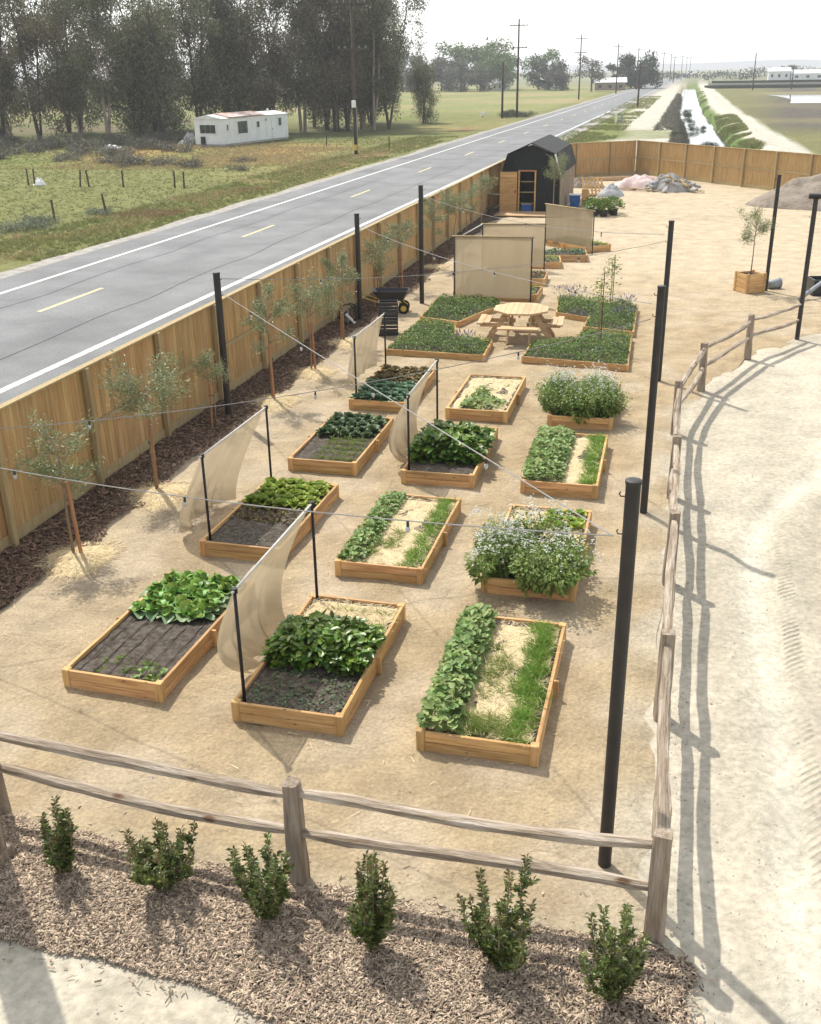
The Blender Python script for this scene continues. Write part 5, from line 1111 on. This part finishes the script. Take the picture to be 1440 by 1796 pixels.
for x, y, a, l in ((-3.2, 60.0, .4, 1.9), (-2.2, 59.7, -.3, 1.6), (-1.7, 60.3, 1.0, 1.5), (-4.1, 58.4, .1, 1.7), (.4, 59.5, -.5, 1.4)):
    tag(MB().box((0, 0, 0), (l, .14, .04), ch=.004).build('loose_plank', M['fencepost'], None, False, (x, y, .12), (.05, .08, a)), 'loose weathered plank lying at the foot of the tarp and rubble heaps', 'plank', 'planks by the heaps')
# ------------------------------------------------------------------ trees
def foliage(cl, nl, L, W, hang, mats, name):
    # cl: list of (centre, radius xyz) clumps
    vol = np.array([c[1][0]*c[1][1] for c in cl]); cnt = np.maximum(8, (nl*vol/vol.sum()).astype(int)); P = []; 
    for (c, r), k in zip(cl, cnt): d = rdir(k); P.append(np.array(c)+d*(rng.random((k, 1))**.45)*np.array(r))
    P = np.concatenate(P); n = len(P); D = rdir(n)+np.array([0, 0, -hang]); v = leaves(P, D, rdir(n), L*rng.uniform(.6, 1.4, n), W*rng.uniform(.6, 1.4, n), 'diamond')
    return fast_mesh(name, v[0], v[1], mats)
def euc_proto(H, seed, nl, mat, low=.12):
    rr = random.Random(seed); m = MB(); cl = []
    nt_ = rr.choice((2, 3, 3))
    for s in range(nt_):
        an = rr.uniform(0, 6.28); ln = rr.uniform(.06, .20); pts = []; b = Vector((rr.uniform(-.5, .5), rr.uniform(-.5, .5), 0))
        for i in range(7): z = H*i/6*rr.uniform(.92, 1.0); pts.append(b+Vector((math.cos(an)*ln*z+rr.uniform(-.25, .25)*i/3, math.sin(an)*ln*z+rr.uniform(-.25, .25)*i/3, z)))
        r0 = rr.uniform(.13, .22); m.tube(pts, [r0*(1-.13*i) for i in range(7)], 7, cap=False)
        for k in range(11):
            q = rr.uniform(.16, .98); i0 = min(5, int(q*6)); p = pts[i0].lerp(pts[i0+1], q*6-i0); a2 = rr.uniform(0, 6.28); l = rr.uniform(1.2, 3.0)*(1.15-.5*q); e = p+Vector((math.cos(a2)*l, math.sin(a2)*l, l*rr.uniform(.1, 1.0)))
            m.tube([p, p.lerp(e, .5)+Vector((0, 0, .2)), e], [.06, .04, .02], 5, cap=False)
            for c in range(3): w_ = rr.uniform(.7, 1.5); cl.append((e+Vector((rr.gauss(0, .7), rr.gauss(0, .7), rr.gauss(-.4, .8))), (w_, w_, w_*rr.uniform(1.0, 1.7))))
        for k in range(int(4*(1 if low < .2 else .3))):
            a2 = rr.uniform(0, 6.28); cl.append((b+Vector((math.cos(a2)*rr.uniform(.4, 1.8), math.sin(a2)*rr.uniform(.4, 1.8), H*rr.uniform(low, .3))), (1.0, 1.0, 1.3)))
    return m.mesh('trunk', M['barkdark' if seed % 2 else 'bark'], True), foliage([(tuple(c), r) for c, r in cl], nl, .34, .10, .9, mat, 'crown')
eucs = [euc_proto(17, 1, 14000, M['euc']), euc_proto(18.5, 2, 14500, M['euc']), euc_proto(16, 3, 14000, M['euc2'], .25), euc_proto(19, 4, 14500, M['euc'], .28), euc_proto(15, 5, 13500, M['euc2'], .25), euc_proto(13, 7, 14500, M['euc'], .06)]
EU = [(-79, 103, 1), (-74, 107, 3), (-70, 100, 0), (-65.4, 99.5, 2), (-62, 103, 1), (-57.5, 100.5, 3), (-56.5, 104.5, 5), (-54, 105, 5), (-52, 110, 0), (-49, 112, 5), (-47, 118, 1), (-44.5, 114, 2), (-42.6, 117, 3), (-41, 122, 4), (-39, 119, 2),
      (-37.6, 125, 1), (-38.2, 121, 4), (-35.6, 122.5, 3), (-34.4, 126, 0), (-68, 113, 4), (-60, 116, 5), (-64, 121, 1), (-53, 121, 3), (-45, 128, 0), (-39.5, 132, 1), (-39, 134, 4), (-73, 118, 0), (-57, 128, 2), (-50, 117, 3), (-80, 112, 5), (-41, 140, 0)]
for i, (x, y, p) in enumerate(EU):
    t = thing('eucalyptus_tree', ['tall dark eucalyptus in the grove around the white mobile home', 'tall dark eucalyptus in the grove around the white mobile home', 'brownish eucalyptus in the grove around the white mobile home', 'tall bare-stemmed eucalyptus in the grove around the white mobile home', 'shorter brownish eucalyptus in the grove around the white mobile home', 'bushy low eucalyptus in the grove around the white mobile home'][p], 'tree', (x, y, -.1), i*2.1, 'eucalyptus grove'); s = 1+.13*math.sin(i*7.3); t.scale = (s, s, s)
    inst('trunk', eucs[p][0], t); inst('crown', eucs[p][1], t)
def round_tree(H, wd, seed, nl, mat, trunk=.25, leaf=.7):
    rr = random.Random(seed); m = MB(); m.tube([(0, 0, 0), (rr.uniform(-.2, .2), 0, H*.3), (rr.uniform(-.3, .3), rr.uniform(-.3, .3), H*.75)], [H*.03, H*.022, H*.008], 7, cap=False); cl = []
    for k in range(17):
        an = rr.uniform(0, 6.28); q = rr.random()**.5; z = H*(trunk+(.94-trunk)*rr.random()); e = Vector((math.cos(an)*wd*q*(1-.5*abs(z/H-.5)), math.sin(an)*wd*q*(1-.5*abs(z/H-.5)), z)); m.tube([(0, 0, z*.55), e], [H*.010, H*.004], 4, cap=False); s = wd*rr.uniform(.22, .42); cl.append((tuple(e), (s, s, s*.8)))
    return m.mesh('trunk', M['barkdark'], True), foliage(cl, nl, leaf, leaf*.45, .2, mat, 'crown')
rts = [round_tree(9.6, 6, 11, 2600, M['fartree']), round_tree(7.6, 5.5, 12, 2400, M['fargrey'], .12), round_tree(8, 5, 13, 2200, M['fardark'], .08), round_tree(10, 5, 14, 1300, M['fargrey'], .3, .6), round_tree(7, 2.6, 15, 1400, M['fardark'], .1)]
def place_tree(p, x, y, s, label, group='trees beyond the far field', sz=1):
    t = thing('tree', label, 'tree', (x, y, -.1), x*1.3, group); t.scale = (s, s, s*sz); inst('trunk', rts[p][0], t); inst('crown', rts[p][1], t)
FT = [(1, -86, 345, 1.35), (1, -79, 350, 1.3), (0, -76, 372, 1.45), (0, -68, 365, 1.5), (1, -71, 342, 1.2), (0, -61, 355, 1.25), (0, -57, 340, 1.05), (1, -64, 338, .9), (0, -49, 360, 1.15), (2, -44.5, 352, 1.15), (1, -41.5, 345, 1.0), (0, -95, 360, 1.4), (0, -104, 370, 1.35), (1, -112, 352, 1.2), (0, -122, 365, 1.3)]
for p, x, y, s in FT: place_tree(p, x, y, s, ['bright spring-green tree across the far field', 'greyish tree across the far field', 'dark round tree at the road end of the far field'][p])
place_tree(3, -28.5, 322, 1.0, 'thin leafless tree standing alone beside the far road', None); place_tree(4, -24, 345, 1.0, 'narrow dark conifer beside the far white-roofed house', None)
for x, y, s in ((-15.9, 352, 1.35), (-17.8, 360, 1.15), (-20, 366, .95)): place_tree(2, x, y, s, 'dense dark tree clump beside the road at the vanishing point')
place_tree(0, -81, 108, .62, 'bright yellow-green tree at the edge of the eucalyptus grove', None)
t = thing('eucalyptus_tree', 'small dark tree at the open end of the eucalyptus grove', 'tree', (-33.6, 139, -.1), 1.0); t.scale = (.55, .55, .62); inst('trunk', eucs[5][0], t); inst('crown', eucs[5][1], t)
place_tree(2, 46, 560, .8, 'lone dark round tree far beyond the pale path', None)
# scrub and weeds
def scrub_proto(seed, mat, n=1500):
    rr = random.Random(seed); cl = [((rr.uniform(-1.1, 1.1), rr.uniform(-.8, .8), rr.uniform(.1, .55)), (rr.uniform(.4, .8), rr.uniform(.4, .7), rr.uniform(.3, .55))) for _ in range(8)]
    return foliage(cl, n, .22, .035, -.5, mat, 'twigs')
scr = [scrub_proto(1, M['scrub']), scrub_proto(2, M['scrub']), scrub_proto(3, M['scrubgreen']), scrub_proto(4, M['fardark']), scrub_proto(5, M['grass'])]
SC = [(-50, 84, 0, 1.5), (-46.5, 82, 1, 1.3), (-53, 88, 1, 1.6), (-57, 86, 0, 1.5), (-43.5, 76, 0, 1.15), (-40.5, 73.5, 1, 1.25), (-38, 74, 0, 1.05), (-47.5, 90, 1, 1.4), (-44, 88.5, 0, 1.3), (-60, 92, 0, 1.6), (-56, 79, 1, 1.4), (-35.2, 72.5, 1, 1.0), (-50.5, 94, 2, 1.3), (-33, 77, 0, .8), (-63, 88, 1, 1.5), (-48.5, 78, 0, 1.1), (-30.5, 70, 0, .7)]+[(-68+2.6*i+1.2*math.sin(i*5), 97+2.2*math.sin(i*3.7)+max(0, i-6)*1.1, i % 3, 1.2+.35*math.sin(i*2.3)) for i in range(9)]+[(-52, 100, 1, 1.5), (-49.5, 103, 0, 1.6), (-47, 106, 1, 1.4)]
for x, y, p, s in SC: tag(inst('scrub_bush', scr[p], None, (x, y, -.12), (0, 0, x*3), (s, s, s*.85)), 'grey twiggy scrub bush in the field before the eucalyptus grove', 'bush', 'scrub bushes in the left field')
for x, y, s in ((-29, 43.5, .7), (-28.6, 41.6, .8), (-29.4, 39.8, .75), (-30.1, 38, .7), (-28, 47, .6), (-30.5, 35.8, .6), (-31.5, 34.2, .6)): tag(inst('weed_bush', scr[2], None, (x, y, -.1), (0, 0, y), (s, s, s*.75)), 'low grey-green weed clump by the roadside stakes', 'bush', 'weed clumps by the verge')
for x, y, s in ((-24.6, 154.5, 1.3), (-22.8, 156, 1.2), (-26, 158, 1.3)): tag(inst('scrub_bush', scr[3], None, (x, y, -.1), (0, 0, y), (s, s, s*.8)), 'dark bush at the foot of the two utility poles', 'bush', 'bushes under the poles')
def scatter(name, label, pts, mat, n, L, W, lean=.6, cat='grass'):
    v = tufts(pts, n, L, W, lean, .3); tag(inst(name, fast_mesh(name, v[0], v[1], mat)), label, cat, None, 'stuff')
def area(n, x0, x1, y0, y1, nz=None, thr=0, seed=1, pw=1.0):
    x = rng.uniform(x0, x1, n); y = y0+(y1-y0)*rng.random(n)**pw
    if nz: k = blob_noise(x, y, nz, seed) > thr; x, y = x[k], y[k]
    return np.c_[x, y, terrain_z(x, y)]
scatter('verge_grass', 'green grass growing along the far verge of the road', area(9000, -27.5, -22.9, 26, 110, 2.5, -.5, 4, 1.4), M['grass'], 5, .20, .022)
scatter('field_grass', 'short olive green grass covering the field left of the road', area(16000, -62, -26.5, 34, 108, None, 0, 6, 1.3), M['grass'], 4, .13, .03)
scatter('dry_field_grass', 'dry straw-coloured grass in the field before the mobile home', np.r_[area(9000, -50, -27, 70, 100, 4, -.3, 8), area(3600, -28, -24, 30, 90, 2, .05, 9)], M['drygrass'], 4, .22, .025)
scatter('russet_grass', 'russet dead grass patches along the verge', area(6500, -27, -24, 28, 70, 5, .5, 8, 1.3), M['redgrass'], 6, .20, .018)
scatter('canal_weeds', 'green weeds along the bank of the canal', np.r_[area(5200, 3.0, 5.6, 80, 150, 3, -.3, 12), area(3200, -1, 2.6, 130, 300, 4, 0, 13), area(7200, -12.4, -7.0, 74, 260, 4, -.35, 14, 1.6)], M['grass'], 5, .26, .04)
scatter('bank_brush', 'brown brush lining the canal bank', np.r_[area(1900, -1.6, -.2, 84, 150), area(1600, -3.8, -1.6, 120, 280), area(2200, -9.6, -7.4, 74, 84)], M['scrub'], 6, .42, .04, .8)
for x, y, s, z in ((1.2, 101, .75, -.66), (2.35, 104, .5, -.66), (.55, 129, .7, -.66), (1.3, 133, .5, -.66), (.2, 148, .55, -.66), (-.8, 165, .9, -.66), (-1.0, 110, .8, -.3), (-.6, 181, .7, -.66)): tag(inst('reed_clump', scr[3], None, (x, y, z), (0, 0, y), (s*.8, s*.8, s)), 'dark reed clump standing in the canal water', 'reeds', 'reed clumps in the canal')
for x, y in ((4.2, 118), (5.0, 92)): tag(inst('weed_bush', scr[4], None, (x, y, .1), (0, 0, y), (.7, .7, .7)), 'green bush on the canal bank beside the pale path', 'bush', 'bushes on the canal bank')
n = 46; fl = [((-30+x*1.0, 600+random.uniform(-60, 60), random.uniform(1, 3)), (random.uniform(4, 9), 4, random.uniform(1.2, 3))) for x in np.linspace(0, 230, n)]
tag(inst('far_tree_line', foliage(fl, 5200, 1.3, .6, 0, M['fardark'], 'far_tree_line')), 'low blue-green line of far trees on the horizon', 'trees', None, 'stuff')
fl = [((-480+x, 560+random.uniform(-40, 40), random.uniform(1, 4)), (random.uniform(7, 12), 4, random.uniform(2, 4))) for x in np.linspace(0, 430, 50)]
tag(inst('far_tree_line', foliage(fl, 4600, 1.5, .7, 0, M['fardark'], 'far_tree_line')), 'low line of trees on the horizon behind the eucalyptus grove', 'trees', None, 'stuff')

# ------------------------------------------------------------------ mobile home
t = thing('mobile_home', 'old white mobile home with a rusty roof under the eucalyptus trees', 'mobile home', (-42.1, 93.8, 0), math.atan2(11.8, 2.1)); Lm, Wm, Hm = 12.0, 3.0, 2.35
# local x along the long side, local y to the back
MB().box((Lm/2, Wm/2, Hm/2+.12), (Lm, Wm, Hm-.1)).build('wall', M['trailer'], t); MB().box((Lm/2, Wm/2, .09), (Lm-.1, Wm-.1, .2)).build('skirt', M['concrete'], t)
for k in range(13): MB().box((.5+k*.92, -.008, Hm/2+.14), (.03, .016, Hm-.2)).build('siding_batten', M['trailer'], t)
for (x0, x1, z0, z1, mt) in ((-.12, 4.4, .0, .22, 'trailer'), (1.2, 7.6, .10, .30, 'rust'), (7.4, Lm+.15, .02, .20, 'trailer')):
    V = [(x0, -.16, Hm+.06+z0), (x1, -.16, Hm+.06+z0), (x1, Wm+.16, Hm+.06+z0), (x0, Wm+.16, Hm+.06+z0), (x0, Wm/2, Hm+.06+z1+.12), (x1, Wm/2, Hm+.06+z1+.12)]
    MB().add(V, [(0, 1, 5, 4), (2, 3, 4, 5), (0, 4, 3), (1, 2, 5), (0, 3, 2, 1)]).build('roof_panel', M[mt], t)
def win(x, z, wx, wz, side='long', panes=2):
    if side == 'long': c, d, rot = (x, -.03, z), (wx, .05, wz), 0
    else: c, d, rot = (-.03, x, z), (wx, .05, wz), -math.pi/2
    wn = thing('tmp', 'x', 'x') if False else None
    f = MB(); 
    for (cx, cz, sx, sz) in ((0, wz/2, wx+.1, .06), (0, -wz/2, wx+.1, .06), (wx/2+.02, 0, .06, wz), (-wx/2-.02, 0, .06, wz)): f.box((cx, 0, cz), (sx, .05, sz))
    o = f.build('window', M['trailer'], t, False, c, (0, 0, rot))
    for k in range(panes): MB().box((-wx/2+wx*(k+.5)/panes, .01, 0), (wx/panes-.04, .02, wz-.05)).build('pane', M['glass'], o)
win(3.55, 1.52, 1.7, 1.15, 'long', 3); win(6.3, 1.65, .5, .6, 'long', 1); win(1.0, 1.6, .28, .55, 'long', 1); win(7.8, 2.0, .22, .25, 'long', 1); win(10.4, 1.72, .6, .75, 'long', 1)
win(1.5, 1.5, 1.75, .8, 'end', 3)
d = MB().box((9.2, -.025, 1.15), (.8, .05, 1.9), ch=.01).build('door', M['trailer'], t); MB().box((8.9, -.07, 1.1), (.05, .06, .12)).build('handle', M['steel'], d)
MB().tube([(10.2, 1.2, Hm+.2), (10.2, 1.2, Hm+.62)], .09, 8).build('vent_pipe', M['white'], t); MB().box((0, 0, 0), (.08, .5, .7)).build('access_panel', M['glass'], t, False, (-.045, 2.1, .5), (0, 0, 0))
tag(lump(1.6, 1.0, .9, 31, .5).build('junk_heap', M['tarp_grey'], None, False, (-47.0, 97.5, -.1)), 'dark junk heap at the end of the mobile home', 'junk')
tag(lump(1.6, .8, .35, 33, .5).build('tarp_heap', M['white'], None, False, (-52.3, 91.5, -.1)), 'pale tarp on the ground below the eucalyptus grove', 'tarp')
tag(lump(.42, .3, .4, 35, .3).build('sack', M['white'], None, True, (-39.9, 60.3, -.1)), 'white sack lying beside a pair of field stakes', 'sack')

# ------------------------------------------------------------------ poles
def upole(x, y, h, arms, label, box=False, stub=None):
    t = thing('utility_pole', label, 'utility pole', (x, y, -.1), -.02, 'utility poles'); MB().tube([(0, 0, 0), (0, 0, h*.5), (0, 0, h+.1)], [.17, .14, .11], 9).build('shaft', M['utility'], t, True)
    for z in arms:
        a = MB().box((0, -.14, z), (2.5, .10, .12)).build('crossarm', M['utility'], t)
        for xx in (-1.15, -.6, .6, 1.15): MB().tube([(xx, -.14, z+.06), (xx, -.14, z+.24)], [.035, .05], 6).build('insulator', M['greyplastic'], a)
    if box:
        MB().box((0, -.26, 3.9), (.32, .18, .55), ch=.02).build('meter_box', M['white'], t); MB().tube([(.17, -.1, .1), (.17, -.1, 3.7)], .03, 6).build('conduit', M['greyplastic'], t); MB().tube([(0, 0, .3), (0, 0, .75)], .176, 9, cap=False).build('reflector_band', M['yellow'], t)
upole(-26.9, 86.7, 11.6, (11.3, 8.0), 'tall utility pole with a white meter box across the road from the garden', True)
upole(-23.9, 154, 12.5, (11.8, 9.0), 'tall utility pole with two crossarms next to a short bare pole')
upole(-25.75, 152.5, 7.2, (), 'short bare pole without crossarms beside the taller utility pole')
upole(-23.9, 240, 12.7, (12.0, 9.3), 'tall utility pole with two crossarms standing in the far field')
upole(-19.4, 290, 11.8, (11.2,), 'utility pole beside the far white-roofed house'); upole(-17.0, 345, 11.5, (11,), 'utility pole just before the dark tree clump')
upole(-9.05, 192, 6.7, (6.2,), 'lone short utility pole between the road and the canal')
for x, y, h in ((-14.5, 400, 11.5), (-12.5, 455, 11.5), (-11, 520, 11.5), (-8.5, 470, 10), (-6.5, 560, 11), (-5, 640, 11), (-3.5, 740, 11.5)): upole(x, y, h, (h-.5,), 'tiny utility pole near the vanishing point of the road')
upole(15.6, 318, 9.2, (), 'bare pole rising behind the long dark barrier'); upole(26.0, 322, 6.2, (5.9,), 'short pole with a crossarm behind the long dark barrier')
fs = [(-40.55, 60.1), (-40.1, 60.1), (-36.5, 59.5), (-35.9, 59.5), (-33.47, 59.4), (-30.07, 59.5), (-29.3, 59.2), (-28.9, 44.5), (-27.73, 47.2), (-25.9, 93.5), (-32.5, 95.5)]
for i, (x, y) in enumerate(fs): tag(MB().tube([(0, 0, -.1), (random.uniform(-.05, .05), 0, .9)], [.055, .045], 6).build('field_stake', M['utility'], None, False, (x, y, 0), (random.uniform(-.08, .08), random.uniform(-.1, .1), 0)), 'short dark wooden stake standing in the left field', 'stake', 'stakes in the left field')
t = thing('marker_post', 'white roadside marker post above the canal', 'post', (-8.9, 136, -.05)); MB().tube([(0, 0, 0), (0, 0, 1.3)], .10, 8).build('shaft', M['white'], t); MB().box((.7, 0, .55), (.25, .25, 1.1)).build('cabinet', M['greyplastic'], t)
t = thing('warning_sign', 'small white marker beside the short bare pole', 'sign', (-28.4, 152, 0)); MB().box((0, 0, .5), (.5, .35, .5), ch=.03).build('box', M['white'], t); MB().tube([(0, 0, 0), (0, 0, .3)], .05, 6).build('stand', M['utility'], t)

# ------------------------------------------------------------------ far structures
t = thing('barrier', 'long low dark barrier with a pale stripe beyond the pasture', 'barrier', (3.0, 342, 0), -.02)
MB().box((60, 0, .4), (120, .5, .9)).build('base_wall', M['fardark'], t); MB().box((60, -.02, 1.15), (118, .4, .55)).build('pale_band', M['concrete'], t); MB().box((60, 0, 1.75), (116, .5, .6)).build('top_wall', M['fardark'], t)
def farhouse(x, y, wx, wy, h, a, label, roof='trailer', wall='trailer'):
    t = thing('house', label, 'house', (x, y, -.1), a); MB().box((0, 0, h/2), (wx, wy, h)).build('wall', M[wall], t)
    V = [(-wx/2-.4, -wy/2-.4, h), (wx/2+.4, -wy/2-.4, h), (wx/2+.4, wy/2+.4, h), (-wx/2-.4, wy/2+.4, h), (-wx/2-.4, 0, h+wy*.22), (wx/2+.4, 0, h+wy*.22)]
    MB().add(V, [(0, 1, 5, 4), (2, 3, 4, 5), (0, 4, 3), (1, 2, 5), (0, 3, 2, 1)]).build('roof', M[roof], t)
    for k in range(3): MB().box((-wx/3+k*wx/3, -wy/2-.03, h*.5), (wx*.1, .06, h*.35)).build('window', M['glass'], t)
farhouse(-24.5, 338, 9, 6, 2.2, .1, 'low far house with a white roof behind the utility poles', 'trailer', 'mound'); farhouse(48, 520, 14, 7, 2.6, 0, 'long white far building above the dark barrier'); farhouse(66, 540, 8, 6, 2.4, .2, 'small white far house above the dark barrier'); farhouse(36, 520, 9, 7, 3.6, 0, 'white far house beside the lone round tree')
farhouse(-46.5, 375, 8, 6, 2.6, .1, 'far pale house glimpsed between the spring-green trees'); farhouse(-60, 352, 5, 4, 2.2, 0, 'tiny far white shed under the spring-green trees')
def car(x, y, paint, label):
    t = thing('car', label, 'car', (x, y, 0), math.pi/2); MB().box((0, 0, .55), (4.3, 1.75, .55), ch=.12).build('body', paint, t); c_ = MB(); V = [(-1.5, -.8, .82), (1.1, -.8, .82), (1.1, .8, .82), (-1.5, .8, .82), (-1.1, -.65, 1.4), (.4, -.65, 1.4), (.4, .65, 1.4), (-1.1, .65, 1.4)]
    c_.add(V, [(0, 1, 5, 4), (1, 2, 6, 5), (2, 3, 7, 6), (3, 0, 4, 7), (4, 5, 6, 7)]).build('cabin', M['glass'], t)
    for xx in (-1.35, 1.35):
        for yy in (-.86, .86): MB().tube([(xx, yy-.1, .32), (xx, yy+.1, .32)], .32, 12).build('wheel', M['rubber'], t)
car(-12.2, 388, M['white'], 'white car far down the road'); car(-14.4, 430, M['greyplastic'], 'grey car near the vanishing point of the road')

# ------------------------------------------------------------------ haze
def haze():
    m = bpy.data.materials.new('haze'); m.use_nodes = True; t = m.node_tree; t.nodes.clear(); o = t.nodes.new('ShaderNodeOutputMaterial'); v = t.nodes.new('ShaderNodeVolumePrincipled')
    v.inputs['Color'].default_value = (.95, .975, 1, 1); v.inputs['Density'].default_value = .0004; v.inputs['Anisotropy'].default_value = .2; t.links.new(v.outputs[0], o.inputs['Volume'])
    b = MB().box((0, 1950, 20), (5600, 4200, 46)); ob = b.build('haze', m); tag(ob, kind='stuff')
haze()
for ob in [o for o in bpy.data.objects if o.name.startswith('tmp')]: bpy.data.objects.remove(ob)
